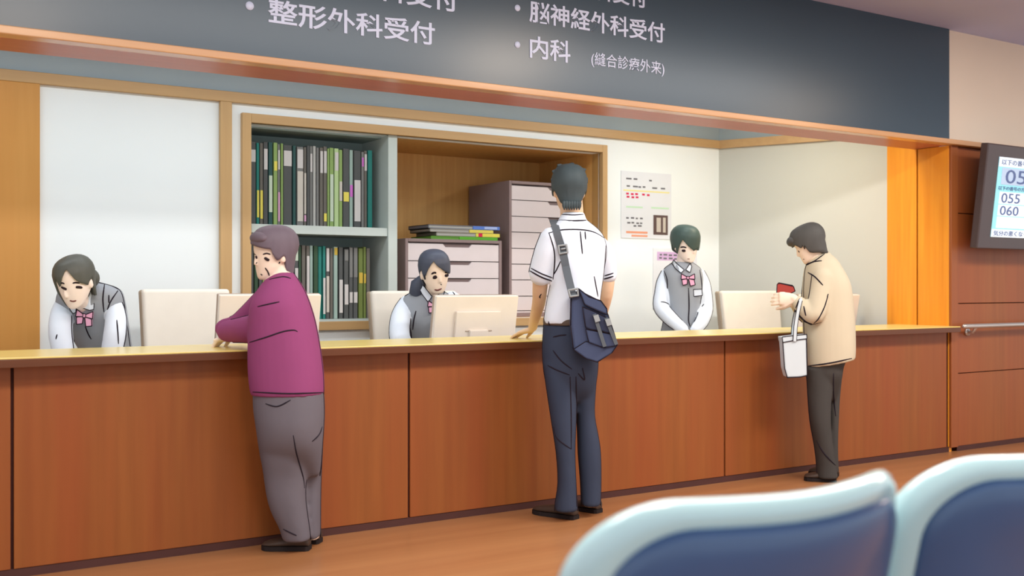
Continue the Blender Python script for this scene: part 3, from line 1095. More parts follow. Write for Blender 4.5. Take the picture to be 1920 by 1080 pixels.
def head_mesh(bm, fr, nose=.045, ears=True, n=36, jaw=1.0):
    P = fr['P']
    rings = []
    zs_ = [-.5, -.485, -.46, -.44, -.40, -.36, -.30, -.25, -.18, -.12, -.05, 0, .06, .12, .19, .25, .31, .36, .40, .44, .465, .485, .5]
    for z in zs_:
        w, f, b = hp(z)
        if z < -.1:
            w *= 1 - (1 - jaw) * min(1, (-.1 - z) / .3)
        yc = (f - b) / 2
        hd = (f + b) / 2
        rings.append([P(w * sup(math.sin(a)), yc + hd * sup(math.cos(a)), z) for a in [2 * PI * k / n for k in range(n)]])
    loft(bm, rings)
    H = fr['H']
    ax = (fr['X'], fr['F'], fr['U'])
    if nose:
        tube(bm, [P(0, .38, .0), P(0, .40 + nose * .55, -.10), P(0, .395 + nose, -.175)], [.018 * H, .03 * H, .036 * H], n=8)
    if ears:
        for s in (-1, 1):
            ell(bm, P(s * .335, -.02, -.07), .035 * H, .075 * H, .125 * H, ax)


def dims(zz):
    w, f, b = hp(max(zz, -.12))
    if zz < -.12:                                         # below the ears the hair follows the neck, not the jaw
        k = min(1, (-.12 - zz) / .5)
        w = .312 - .06 * k
        b = .36 - .05 * k
        f = .395 - .03 * k
    return w, f, b


def hair_mesh(fr, low, off=.05, back=0.0, n=132, m=16, top=0.0, inner=.86, line=None):
    """cap of hair over the skull; low = [(azimuth in degrees, lower edge)], azimuth 0 = face, + = the head frame's X side"""
    bm = BM()
    P = fr['P']
    if line:                                              # face-side hairline read from the picture, put on the scalp surface
        cap = hair_mesh(fr, [(-180, -.6), (0, -.6)], off, back, top=top)
        tr_ = bvh(cap)
        cap.free()
        got = []
        for (x, y) in line:
            h = hit(tr_, x, y)
            if h is None:
                continue
            v = h - fr['c']
            lx, ly, lz = v.dot(fr['X']) / fr['H'], v.dot(fr['F']) / fr['H'], v.dot(fr['U']) / fr['H']
            w, f, b = dims(.5 * (lz / (.5 + off + top)) if lz > 0 else lz)
            b += back * max(0, 1 - abs((.5 * (lz / (.5 + off + top)) if lz > 0 else lz) - .1) / .5)
            yc, hd = (f - b) / 2, (f + b) / 2
            iv = lambda c: math.copysign(min(1.2, abs(c)) ** (2.15 / 2), c)
            got.append((math.degrees(math.atan2(iv(lx / (w + off)), iv((ly - yc) / (hd + off)))), lz))
        g0, g1 = min(g[0] for g in got), max(g[0] for g in got)
        low = [q for q in low if q[0] < g0 - 3 or q[0] > g1 + 3] + got
    low = sorted(low)
    low = [(low[-1][0] - 360, low[-1][1])] + low + [(low[0][0] + 360, low[0][1])]

    def zl(d):
        for a, b in zip(low, low[1:]):
            if a[0] <= d <= b[0]:
                return a[1] + (b[1] - a[1]) * (d - a[0]) / max(1e-6, b[0] - a[0])
        return low[-1][1]
    zt_ = .5 + off + top

    def pt(az, z, sc):
        zz = .5 * (z / zt_) if z > 0 else z
        w, f, b = hp(max(zz, -.12))
        if zz < -.12:                                     # below the ears the hair follows the neck, not the jaw
            k = min(1, (-.12 - zz) / .5)
            w = .312 - .06 * k
            b = .36 - .05 * k
            f = .395 - .03 * k
        if zz > .47:
            k = max(0.0, (.5 - zz) / .03)
            w, f, b = [v * math.sqrt(max(k, .0)) for v in hp(.47)]
        b += back * max(0, 1 - abs(zz - .1) / .5)
        yc = (f - b) / 2
        hd = (f + b) / 2
        a = math.radians(az)
        add = off * (1 - .55 * min(1, max(0, (-zz - .08) / .3))) if zz < .47 else off * math.sqrt(max(0, (.5 - zz) / .03))
        return P((w + add) * sc * sup(math.sin(a)), yc + (hd + add) * sc * sup(math.cos(a)), z)
    rings = []
    for s in range(m + 1):
        q = s / m
        rings.append([pt(-180 + 360 * k / n, zl(-180 + 360 * k / n) + (zt_ - zl(-180 + 360 * k / n)) * math.cos(q * PI / 2), 1.0) for k in range(n)])
    for s in range(m, -1, -3):
        q = s / m
        rings.append([pt(-180 + 360 * k / n, zl(-180 + 360 * k / n) + (zt_ * .97 - zl(-180 + 360 * k / n)) * math.cos(q * PI / 2), inner) for k in range(n)])
    loft(bm, rings, cap=True)
    return bm


SEAMS = []


def rows(bm, rr, n=32, e=2.3, mi=0, tw=0.0, grow=1.0, seam=False):
    """garment / trunk: rings read as (image row, left, right, distance, half thickness[, row drop to the right])"""
    rings = []
    for row in rr:
        py, xl, xr, t, th = row[:5]
        dz = row[5] if len(row) > 5 else 0
        c = PJ((xl + xr) / 2, py, t)
        hw = (xr - xl) / 2 * t / FPX * grow
        th = th * grow
        ring = []
        for k in range(n):
            a = 2 * PI * k / n
            cx, sy = sup(math.cos(a), e), sup(math.sin(a), e)
            ring.append(c + RT * (hw * cx) + FW * (th * sy + tw * hw * cx) + UP * (-dz * cx * .5 * t / FPX))
        rings.append(ring)
    # smooth in-between rings
    fine = []
    for i in range(len(rings) - 1):
        p0 = rings[max(0, i - 1)]; p1 = rings[i]; p2 = rings[i + 1]; p3 = rings[min(len(rings) - 1, i + 2)]
        for j in range(3):
            t = j / 3
            fine.append([0.5 * ((2 * p1[k]) + (p2[k] - p0[k]) * t + (2 * p0[k] - 5 * p1[k] + 4 * p2[k] - p3[k]) * t * t + (-p0[k] + 3 * p1[k] - 3 * p2[k] + p3[k]) * t ** 3)
                         for k in range(n)])
    fine.append(rings[-1])
    loft(bm, fine, mi)
    if seam:                                              # side seams run down both flanks
        SEAMS.append([r[0] for r in fine])
        SEAMS.append([r[n // 2] for r in fine])


def limb(bm, pts, n=16, mi=0, k=4, grow=1.0, seam=False):
    """tapering limb: (image x, y, distance, radius)"""
    P = [(PJ(x, y, t), r * grow) for x, y, t, r in pts]
    out = []
    Q = [P[0]] + P + [P[-1]]
    for i in range(1, len(Q) - 2):
        for j in range(k):
            t = j / k
            a, b, c, d = Q[i - 1], Q[i], Q[i + 1], Q[i + 2]
            pos = 0.5 * ((2 * b[0]) + (c[0] - a[0]) * t + (2 * a[0] - 5 * b[0] + 4 * c[0] - d[0]) * t * t + (-a[0] + 3 * b[0] - 3 * c[0] + d[0]) * t ** 3)
            out.append((pos, b[1] + (c[1] - b[1]) * t))
    out.append(P[-1])
    tube(bm, [o[0] for o in out], [o[1] for o in out], n=n, mi=mi)
    if seam:                                              # inner and outer seam of a sleeve
        for s in (-1, 1):
            SEAMS.append([o[0] + (out[min(i + 1, len(out) - 1)][0] - out[max(i - 1, 0)][0]).cross(FW).normalized() * (s * o[1]) for i, o in enumerate(out[:-2])])
    return P[-1][0]


def hand(bm, wrist, d, nrm, L=.175, curl=.35, side=1, thumb=40, spread=.10, wr=.024):
    """palm and five separate fingers; d = pointing direction, nrm = back of the hand, side = thumb side"""
    d = Vector(d).normalized()
    nrm = Vector(nrm)
    nrm = (nrm - d * nrm.dot(d)).normalized()
    s = d.cross(nrm) * side
    pl = L * .52
    rings = []
    for k, (u, w, h) in enumerate(((-.06, .62, .85), (.0, .62, .85), (.3, .84, .95), (.7, 1.0, .85), (.95, .98, .7), (1.0, .85, .5))):
        c = wrist + d * (u * pl)
        rings.append([c + s * (math.cos(2 * PI * j / 14) * .040 * w) + nrm * (math.sin(2 * PI * j / 14) * .016 * h) for j in range(14)])
    loft(bm, rings)
    for i, (off, ln) in enumerate(((.75, .43), (.26, .48), (-.24, .45), (-.70, .36))):
        p = wrist + d * (pl * .9) + s * (.039 * off)
        ang = 0.0
        dd = (d + s * (off * spread)).normalized()
        pts = [p - dd * .012]
        for seg in (.46, .31, .23):
            ang += curl * (1 + .08 * i)
            v = dd * math.cos(ang) - nrm * math.sin(ang)
            pts.append(pts[-1] + v * (L * ln * seg + (.012 if seg == .46 else 0)))
        tube(bm, pts, [.0090, .0085, .0075, .0062], n=8)
    a = math.radians(thumb)
    p = wrist + d * (pl * .25) + s * .026
    d1 = (d * math.cos(a) + s * math.sin(a) - nrm * .25).normalized()
    d2 = (d * math.cos(a * .5) + s * math.sin(a * .5) - nrm * (.25 + curl)).normalized()
    tube(bm, [p - d1 * .012, p + d1 * .04, p + d1 * .04 + d2 * .033, p + d1 * .04 + d2 * .055], [.013, .0115, .0095, .0075], n=8)


def shoe(par, heel, toe, width=.098, h=.075, m=None):
    heel = Vector((heel.x, heel.y, 0)); toe = Vector((toe.x, toe.y, 0))
    d = (toe - heel); L = d.length; d.normalize()
    s = Vector((-d.y, d.x, 0))
    bm = BM()
    rings = []
    for (u, w, hh, zb_) in ((.0, .45, .62, .018), (.03, .62, .82, .016), (.12, .72, 1.0, .016), (.3, .74, .98, .016), (.45, .84, .80, .016), (.62, .97, .66, .016), (.78, 1.0, .58, .016), (.9, .85, .50, .016), (.97, .6, .42, .018), (1.0, .3, .33, .02)):
        c = heel + d * (u * L)
        ring = []
        for k in range(18):
            a = 2 * PI * k / 18
            z = zb_ + (h * hh - zb_) * (0.5 + 0.5 * sup(math.sin(a), 2.6))
            ring.append(c + s * (width / 2 * w * sup(math.cos(a), 2.6) * (1 - .18 * max(0, math.sin(a)))) + UP * z)
        rings.append(ring)
    loft(bm, rings, 0)
    rings = []
    for (u, w) in ((-.01, .5), (.05, .7), (.3, .76), (.5, .88), (.75, 1.03), (.9, .9), (.98, .62), (1.01, .35)):
        c = heel + d * (u * L)
        rings.append([c + s * (sx * width / 2 * w) + UP * z for sx, z in ((-1, 0.001), (1, 0.001), (1, .02), (-1, .02))])
    loft(bm, rings, 1, smooth=False)
    return obj('shoe', bm, [m or M['shoe'], M['sole']], par)


def floor_px(px, py):
    return W(px, py, Z=0.0)


def inked_slab(bm, poly, t, thick, w=1.6, mi=0, ink=1, bev=.003, ts=None):
    slab(bm, poly, t, thick, bev, mi, ts)
    P = [PJ(x, y, ts[i] if ts else t) for i, (x, y) in enumerate(poly)]
    r = w * .5 * t / FPX
    for a, b in zip(P, P[1:] + P[:1]):
        if (b - a).length > 1e-4:
            tube(bm, [a, b], r, n=6, mi=ink, round_end=False)


def hit(tree, px, py, default=None):
    h, n, i, d = tree.ray_cast(CAM, ray(px, py).normalized())
    return h if h is not None else default


def depth_at(tree, px, py, default):
    h = hit(tree, px, py)
    return (h - CAM).dot(FW) if h is not None else default


def features(par, tree, eyes=(), brows=(), mouth=None, others=(), lip=None):
    for e in eyes:
        b_ = BM(); stroke(b_, tree, e[0], e[1], 0, taper=True)
        if len(b_.verts):
            obj('eye', b_, M['feat'], par, smooth=True)
        else:
            b_.free()
    for e in brows:
        b_ = BM(); stroke(b_, tree, e[0], e[1], 0)
        if len(b_.verts):
            obj('eyebrow', b_, M['feat'], par, smooth=True)
        else:
            b_.free()
    if mouth:
        b_ = BM(); stroke(b_, tree, mouth[0], mouth[1], 0)
        if len(b_.verts):
            obj('mouth', b_, lip or M['lip'], par, smooth=True)
        else:
            b_.free()
    for nm, pts, w in others:
        b_ = BM(); stroke(b_, tree, pts, w, 0)
        if len(b_.verts):
            obj(nm, b_, M['feat'], par, smooth=True)
        else:
            b_.free()


def garment(name, bm, m, par, folds=(), voxel=.009, smooth=4, label=None, extra=None):
    b_ = fuse(bm, voxel, smooth)
    tr = bvh(b_)
    for f in folds:
        pts, w = (f, 2.2) if not isinstance(f[1], (int, float)) else f
        stroke(b_, tr, pts, w, 1)
    for sm in SEAMS:
        tube(b_, sm, .0022 * (sm[0] - CAM).dot(FW) / 4.6, n=6, mi=1, round_end=False)
    SEAMS.clear()
    o = obj(name, b_, [m, M['ink']] + (extra or []), par, label=label)
    return o, tr


# =================================================================== the man in magenta
T = 4.55
p = thing('person', PJ(545, 1030, T) * 1.0, 'person in a magenta sweater and grey slacks leaning on the counter, face turned left', 'person', 'people at the counter')
p.location.z = 0; WL[p.name] = Vector(p.location)
torso = [(511, 520, 551, 4.565, .055), (516, 512, 553, 4.56, .075), (526, 498, 560, 4.56, .10), (545, 484, 571, 4.56, .13), (570, 472, 581, 4.55, .145), (600, 468, 590, 4.55, .15), (640, 467, 598, 4.55, .152),
         (690, 467, 605, 4.55, .152), (725, 470, 607, 4.55, .15), (739, 473, 607, 4.55, .148)]
near = [(790, 484, 596, 4.56, .115), (850, 490, 582, 4.57, .10), (890, 495, 575, 4.58, .082), (930, 501, 573, 4.59, .08), (960, 510, 576, 4.60, .076), (988, 524, 580, 4.61, .07), (1012, 531, 583, 4.62, .066)]
far = [(790, 525, 607, 4.63, .11), (850, 555, 604, 4.67, .095), (900, 568, 602, 4.71, .075), (950, 573, 601, 4.72, .072), (1008, 577, 601, 4.73, .066)]
hips = [(728, 476, 606, 4.55, .142), (765, 477, 608, 4.555, .145), (800, 482, 607, 4.56, .145), (832, 486, 605, 4.57, .128), (862, 490, 603, 4.60, .10), (892, 497, 600, 4.63, .05)]
fr = frame(514, 474, 4.555, .215, yaw=-52, pitch=8, roll=4)
b = BM()
head_mesh(b, fr, nose=.03)
limb(b, [(520, 498, 4.56, .052), (527, 532, 4.56, .056)])
rows(b, torso[1:], grow=.88)
rows(b, hips, grow=.88)
rows(b, near, grow=.8); rows(b, far, grow=.8)
limb(b, [(540, 560, 4.50, .055), (492, 610, 4.53, .045), (428, 628, 4.82, .03)])
limb(b, [(505, 565, 4.80, .055), (452, 612, 4.9, .045), (418, 622, 4.94, .03)])
wv = PJ(436, 632, 4.83)
hand(b, wv, -RT * 1.0 + FW * .25 - UP * .2, UP, L=.155, curl=.55, side=1)
b = fuse(b, .0052, 3)
tr = bvh(b)
obj('body', b, M['skin'], p, smooth=True)
features(p, tr, eyes=[([(496, 483), (500, 486), (505, 488)], 4.6), ([(480, 480), (482, 485)], 4)],
         brows=[([(493, 477), (500, 475), (507, 477)], 2.4), ([(477, 476), (480, 478)], 2.2)],
         mouth=([(489, 514), (492, 516)], 3.2), others=[('face_line', [(497, 502), (502, 509), (505, 517)], 2.4), ('nostril', [(480, 494), (482, 492)], 2.5), ('ear_line', [(523, 494), (525, 491)], 3.5)], lip=M['feat'])
hb = hair_mesh(fr, [(-180, -.66), (-150, -.6), (-125, -.28), (-100, .04), (-78, .12), (-60, .26), (-40, .24), (-10, .22), (0, .20), (20, .19), (45, .18), (58, .10), (70, -.10), (78, -.12), (84, .02), (96, .04), (104, -.22), (115, -.42), (150, -.66)], off=.055, back=.02, line=[(475,460),(482,463),(498.5,466.7),(508,467.5),(510,475.5),(516,484.5),(520.7,489),(525,486),(532.6,479.5),(536,486),(536.5,500),(538,511)])
ell(hb, fr['P'](.02, .30, .33), .28 * fr['H'], .15 * fr['H'], .13 * fr['H'], (fr['X'], fr['F'], fr['U']))
obj('hair', hb, M['hair_plum'], p, smooth=True)
b = BM(); rows(b, hips, seam=True); rows(b, near, seam=True); rows(b, far, seam=True)
garment('slacks', b, M['slacks'], p, smooth=12, folds= [[(550, 816), (556, 850), (568, 893), (571, 915)], [(604, 800), (598, 815), (585, 828)], [(498, 757), (520, 762), (545, 750)], [(531, 992), (545, 999), (556, 1004)]])
b = BM(); rows(b, torso, seam=True)
limb(b, [(536, 562, 4.50, .078), (494, 610, 4.53, .068), (450, 619, 4.70, .055), (425, 621, 4.82, .048)], seam=True)
limb(b, [(505, 565, 4.78, .075), (452, 610, 4.88, .06), (420, 616, 4.94, .045)], seam=True)
garment('sweater', b, M['purple'], p, [[(468, 642), (500, 632), (530, 622), (550, 619), (558, 622)], [(483, 575), (505, 570), (524, 566)], [(505, 524), (530, 519), (545, 522)], ([(474, 735), (540, 738), (605, 736)], 2.4)])
shoe(p, floor_px(581, 1031), floor_px(493, 1029))
shoe(p, floor_px(601, 1018), floor_px(545, 1015))

# =================================================================== the student
p = thing('person', PJ(1080, 965, 5.28), 'person with short dark hair in white short-sleeved shirt and navy trousers, seen from behind', 'person', 'people at the counter')
p.location.z = 0; WL[p.name] = Vector(p.location)
TW_ = .16
torso = [(409, 1052, 1096, 5.28, .062), (418, 1042, 1107, 5.28, .085), (430, 1030, 1122, 5.28, .10), (445, 1027, 1133, 5.28, .115), (470, 1030, 1138, 5.28, .125), (500, 1034, 1134, 5.28, .125), (530, 1032, 1130, 5.28, .12),
         (560, 1026, 1126, 5.28, .12), (595, 1020, 1123, 5.28, .12), (606, 1020, 1122, 5.28, .12)]
hips = [(600, 1020, 1122, 5.28, .115), (630, 1018, 1123, 5.28, .125), (660, 1017, 1122, 5.28, .13), (690, 1019, 1121, 5.28, .13), (715, 1023, 1118, 5.28, .115), (735, 1028, 1114, 5.28, .085), (752, 1034, 1112, 5.28, .04)]
lleg = [(680, 1018, 1080, 5.26, .09), (730, 1025, 1081, 5.25, .09), (790, 1034, 1080, 5.24, .082), (850, 1043, 1078, 5.24, .075), (905, 1046, 1080, 5.24, .068), (942, 1041, 1082, 5.24, .066), (958, 1040, 1083, 5.24, .066)]
rleg = [(680, 1070, 1121, 5.31, .09), (740, 1078, 1116, 5.32, .09), (780, 1081, 1115, 5.33, .082), (820, 1083, 1122, 5.33, .076), (850, 1084, 1126, 5.33, .074), (900, 1088, 1127, 5.33, .066), (948, 1090, 1126, 5.33, .064)]
fr = frame(1067, 356, 5.28, .212, yaw=184, pitch=4, roll=0)
b = BM()
head_mesh(b, fr, nose=.04)
limb(b, [(1071, 375, 5.28, .056), (1073, 415, 5.28, .06)])
rows(b, torso[1:], grow=.80, tw=TW_)
rows(b, hips, grow=.88)
rows(b, lleg, grow=.8); rows(b, rleg, grow=.8)
armL = [(1038, 452, 5.22, .045), (1018, 505, 5.235, .042), (1014, 520, 5.25, .040), (1012, 545, 5.30, .037), (1010, 568, 5.38, .034), (1001, 603, 5.52, .026), (999, 614, 5.56, .024)]
we = limb(b, armL)
hand(b, PJ(999, 617, 5.57), -RT * .9 + FW * .75 - UP * .30, UP * 1.0 - RT * .1, L=.165, curl=.12, side=1, thumb=35)
armR = [(1122, 456, 5.38, .044), (1138, 510, 5.42, .038), (1136, 552, 5.46, .036), (1128, 590, 5.56, .028)]
we2 = limb(b, armR)
hand(b, we2, -RT * .3 + FW * .9 - UP * .3, UP, L=.165, curl=.5, side=-1)
b = fuse(b, .0052, 3)
tr = bvh(b)
stroke(b, tr, [(1015, 551), (1012, 556), (1013, 559)], 2, 1)
obj('body', b, [M['skin_tan'], M['ink']], p, smooth=True)
hb = hair_mesh(fr, [(-180, -.43), (-150, -.40), (-135, -.34), (-118, -.08), (-100, -.02), (-88, -.10), (-78, -.14), (-66, .0), (-50, .16), (-25, .2), (0, .16), (25, .22), (50, .14), (66, .0), (78, -.14), (88, -.10), (100, -.02), (118, -.08), (135, -.34), (150, -.40)], off=.085, back=.03, top=.015)
for (x, y, z, dx, dy, dz) in ((.2, -.1, .5, .10, -.05, .09), (-.05, -.1, .54, -.05, -.06, .08), (.3, -.1, .38, .13, -.05, .05), (-.28, -.1, .42, -.12, -.04, .06), (-.36, -.1, .2, -.07, -.03, -.06), (.36, -.08, .18, .07, -.03, -.06)):
    tube(hb, [fr['P'](x, y, z), fr['P'](x + dx * .5, y + dy * .5, z + dz * .55), fr['P'](x + dx * .8, y + dy, z + dz * .7)], [.022, .012, .003], n=8)
for k in range(7):
    x = -.19 + .06 * k
    tube(hb, [fr['P'](x, -.40, -.36), fr['P'](x, -.40, -.45), fr['P'](x * .95, -.385, -.52)], [.011, .009, .003], n=6)
obj('hair', hb, M['hair_slate'], p, smooth=True)
b = BM(); rows(b, torso, tw=TW_, seam=True)
limb(b, [(1036, 446, 5.21, .062), (1026, 474, 5.215, .064), (1016, 506, 5.23, .060), (1014, 517, 5.235, .059)], seam=True)
limb(b, [(1117, 458, 5.37, .056), (1133, 480, 5.40, .058), (1139, 510, 5.42, .050), (1140, 517, 5.42, .048)])
so, st = garment('shirt', b, M['shirt'], p, [[(1029, 437), (1055, 431), (1092, 431), (1115, 436), (1134, 447)], [(1088, 434), (1090, 455), (1092, 476)], [(1097, 434), (1098, 449)], [(1029, 436), (1038, 465), (1040, 490), (1037, 524)],
        [(1136, 459), (1134, 490), (1131, 520)], [(1114, 518), (1118, 540), (1121, 556)], [(996, 503), (1015, 513), (1036, 521)], ([(994, 508), (1014, 519), (1035, 527)], 2.6), [(1051, 490), (1044, 505), (1038, 515)],
        [(1131, 518), (1150, 512)], ([(1130, 524), (1150, 518)], 2.6)], voxel=.008)
b = BM(); rows(b, [(399, 1054, 1095, 5.275, .060), (405, 1051, 1097, 5.275, .066), (412, 1047, 1100, 5.275, .075), (416, 1046, 1102, 5.275, .078)], tw=.05)
garment('collar', b, M['shirt'], p, [([(1053, 402), (1074, 403), (1094, 402)], 1.8), ([(1048, 413), (1072, 414), (1099, 413)], 2.2)], voxel=.006, smooth=2)
b = BM(); rows(b, hips, seam=True); rows(b, lleg, seam=True); rows(b, rleg, seam=True)
to, tt = garment('trousers', b, M['navy'], p, smooth=10, folds= [[(1037, 632), (1050, 629), (1062, 628)], [(1037, 657), (1052, 676), (1072, 692)], [(1027, 685), (1045, 694), (1068, 703)], [(1069, 706), (1071, 780), (1071, 842)], [(1038, 800), (1045, 822), (1071, 842)],
        ([(1080, 706), (1081, 770), (1079, 850), (1081, 950)], 2.2),
        [(1084, 700), (1096, 712), (1092, 690)]])
b = BM(); rows(b, [(597, 1018.5, 1124, 5.28, .123), (600, 1018, 1124.5, 5.28, .126), (606, 1018, 1124.5, 5.28, .128), (609, 1018.5, 1124, 5.28, .128)])
garment('belt', b, M['belt'], p, [([(1030, 597), (1030, 609)], 4)], voxel=.006, smooth=1)
shoe(p, floor_px(1080, 974), floor_px(1003, 961), h=.08)
shoe(p, floor_px(1124, 962), floor_px(1068, 952), h=.08)

# messenger bag at the right hip
tb = 5.05
bg_ = thing('messenger_bag', PJ(1112, 615, tb), 'navy messenger bag with grey straps hanging at the right hip of the student', 'bag')
b = BM()
inked_slab(b, [(1071, 552), (1086, 545), (1128, 566), (1140, 590), (1150, 620), (1158, 646), (1146, 662), (1120, 679), (1098, 672), (1075, 655), (1070, 610)], tb, .10, 2.0, bev=.012)
obj('bag_body', b, [M['bag'], M['ink']], bg_)
b = BM()
inked_slab(b, [(1085, 541), (1104, 556), (1127, 564), (1138, 579), (1139, 590), (1115, 580), (1096, 571)], tb - .022, .05, 1.8, bev=.006)
obj('flap', b, [M['bag'], M['ink']], bg_)
b = BM()
inked_slab(b, [(1092, 575), (1112, 583), (1139, 596), (1147, 618), (1143, 625), (1126, 620), (1108, 618), (1098, 614)], tb - .018, .04, 1.6, bev=.006)
pk = obj('front_pocket', b, [M['bag_dark'], M['ink']], bg_)
b = BM()
inked_slab(b, [(1098, 617), (1145, 626), (1157, 648), (1132, 652), (1104, 642)], tb - .014, .04, 1.6, bev=.006)
obj('front_panel', b, [M['bag'], M['ink']], bg_)
b = BM()
inked_slab(b, [(1075, 655), (1098, 640), (1157, 648), (1147, 662), (1120, 679), (1098, 672)], tb - .008, .03, 1.6, bev=.006)
obj('bottom_panel', b, [M['bag'], M['ink']], bg_)
for (pa, pb) in (((1114, 589), (1134, 650)), ((1136, 596), (1156, 646))):
    b = BM()
    n_ = -FW
    pts = [PJ(pa[0] + (pb[0] - pa[0]) * k / 4, pa[1] + (pb[1] - pa[1]) * k / 4, tb - .026) for k in range(5)]
    ribbon(b, pts, [n_] * 5, .017, .008)
    s_ = obj('buckle_strap', b, M['strap'], bg_)
    b = BM()
    ribbon(b, [PJ(pa[0] + 3, pa[1] + 2, tb - .032), PJ(pa[0] + 7, pa[1] + 14, tb - .032)], [n_] * 2, .024, .01)
    obj('buckle', b, M['buckle'], s_)
# shoulder strap over the left shoulder
pth = dens(curve2([(1040, 421), (1047, 446), (1055, 472), (1062, 505), (1069, 535), (1075, 558)]), 6)
pts, nr = [], []
for (x, y) in pth:
    h = hit(st, x, y, PJ(x, y, 5.16))
    k = max(0, min(1, (y - 500) / 55))
    h = PJ(x, y, (h - CAM).dot(FW) * (1 - k) + (tb - .006) * k - .007)
    pts.append(h)
    nr.append((-FW + UP * .3 * (1 - k)).normalized())
pts = [PJ(1046, 424, 5.42), PJ(1040, 414, 5.34), PJ(1037, 413, 5.26)] + pts
nr = [UP, UP, (UP - FW * .5).normalized()] + nr
b = BM(); ribbon(b, pts, nr, .037, .007)
ss = obj('shoulder_strap', b, M['strap'], bg_)
b = BM()
pc_ = pts[8] if False else None
h = hit(st, 1055, 470, PJ(1055, 470, 5.16)); tq = (h - CAM).dot(FW) - .016
for (x0, y0, x1, y1) in ((1047, 461, 1062, 459), (1062, 459, 1064, 473), (1064, 473, 1049, 476), (1049, 476, 1047, 461), (1053, 467, 1059, 466)):
    tube(b, [PJ(x0, y0, tq), PJ(x1, y1, tq)], .005, n=8)
obj('strap_buckle', b, M['buckle'], ss)
b = BM()
for (x0, y0, x1, y1) in ((1066, 544, 1083, 541), (1083, 541, 1084, 554), (1066, 544, 1069, 556), (1069, 556, 1084, 554)):
    tube(b, [PJ(x0, y0, tb - .018), PJ(x1, y1, tb - .018)], .005, n=8)
obj('strap_buckle', b, M['buckle'], ss)

# =================================================================== the man in the beige coat
p = thing('person', PJ(1550, 900, 6.32), 'person in a beige coat and charcoal trousers stooping over a red wallet', 'person', 'people at the counter')
p.location.z = 0; WL[p.name] = Vector(p.location)
torso = [(477, 1520, 1549, 6.3, .06, -14), (489, 1514, 1567, 6.3, .10, -6), (504, 1510, 1578, 6.3, .125, 0), (520, 1508, 1587, 6.3, .14), (542, 1507, 1594, 6.3, .15), (590, 1507, 1599, 6.3, .155), (630, 1508, 1601, 6.3, .157), (665, 1510, 1601, 6.3, .155, -12), (680, 1512, 1600, 6.3, .153, -16)]
hips = [(655, 1513, 1594, 6.3, .125), (685, 1513, 1580, 6.3, .125), (705, 1513, 1577, 6.3, .115), (730, 1516, 1572, 6.31, .08), (750, 1519, 1568, 6.31, .04)]
lleg = [(690, 1512, 1564, 6.27, .085), (740, 1515, 1558, 6.27, .082), (790, 1519, 1556, 6.27, .078), (835, 1527, 1560, 6.28, .072), (870, 1531, 1566, 6.29, .068), (896, 1532, 1570, 6.29, .066)]
rleg = [(690, 1535, 1579, 6.36, .085), (740, 1545, 1573, 6.37, .08), (790, 1549, 1570, 6.37, .076), (835, 1548, 1569, 6.37, .07), (884, 1548, 1571, 6.37, .064)]
fr = frame(1517, 457, 6.3, .205, yaw=-108, pitch=26, roll=0)
b = BM()
head_mesh(b, fr, nose=.035)
limb(b, [(1527, 468, 6.3, .052), (1540, 500, 6.3, .058)])
rows(b, torso[1:-1], grow=.86); rows(b, hips, grow=.86); rows(b, lleg, grow=.8); rows(b, rleg, grow=.8)
limb(b, [(1545, 520, 6.2, .05), (1530, 592, 6.17, .045), (1495, 566, 6.2, .028), (1488, 559, 6.2, .025)])
limb(b, [(1525, 520, 6.42, .05), (1514, 590, 6.42, .042), (1488, 568, 6.36, .028)])
hand(b, PJ(1489, 559, 6.2), -RT * 1 - UP * .02 + FW * .15, -FW * .8 + UP * .1 - RT * .1, L=.165, curl=.42, side=-1, thumb=30)
hand(b, PJ(1487, 566, 6.36), -RT * 1 + UP * .2, FW, L=.165, curl=.4, side=1, thumb=35)
b = fuse(b, .0052, 3)
tr = bvh(b)
obj('body', b, M['skin'], p, smooth=True)
features(p, tr, eyes=[([(1497, 470), (1499, 473)], 3)], mouth=([(1506, 486), (1508, 486)], 2))
hb = hair_mesh(fr, [(-180, -.52), (-150, -.46), (-120, -.30), (-100, .0), (-84, -.02), (-76, -.16), (-68, -.14), (-58, .05), (-40, .12), (-10, .12), (0, .10), (10, .12), (40, .12), (58, .05), (68, -.14), (76, -.16), (84, -.02), (100, .0), (120, -.30), (150, -.46)], off=.085, back=.02, line=[(1492.6,460.7),(1501.5,465.8),(1504,459),(1507.5,459),(1509,469.6),(1518,473),(1525,474),(1541.5,473)])
ell(hb, fr['P'](0, .36, .27), .30 * fr['H'], .20 * fr['H'], .16 * fr['H'], (fr['X'], fr['F'], fr['U']))
obj('hair', hb, M['hair_charcoal'], p, smooth=True)
b = BM(); rows(b, hips, seam=True); rows(b, lleg, seam=True); rows(b, rleg, seam=True)
garment('trousers', b, M['black_pants'], p, [[(1563, 700), (1563, 740), (1567, 780)], [(1531, 826), (1545, 850), (1569, 875)]])
b = BM(); rows(b, torso, seam=True)
limb(b, [(1543, 520, 6.21, .066), (1536, 560, 6.18, .062), (1527, 590, 6.16, .058), (1510, 582, 6.18, .050), (1497, 567, 6.2, .042)], seam=True)
limb(b, [(1525, 520, 6.40, .06), (1514, 588, 6.42, .054), (1494, 570, 6.36, .04)], seam=True)
co_, ctree = garment('coat', b, M['coat'], p, [[(1515, 511), (1528, 519), (1543, 535)], [(1553, 551), (1546, 575), (1535, 597), (1526, 606)], [(1552, 552), (1551, 560)], [(1512, 496), (1528, 489), (1546, 476)], [(1513, 497), (1526, 491), (1541, 489)],
        [(1507, 574), (1509, 584), (1511, 592)], ([(1490, 580), (1500, 592), (1512, 603), (1522, 607)], 2.2), ([(1492, 578), (1499, 560)], 2.0), ([(1516, 686), (1555, 681), (1597, 672)], 2.2)])
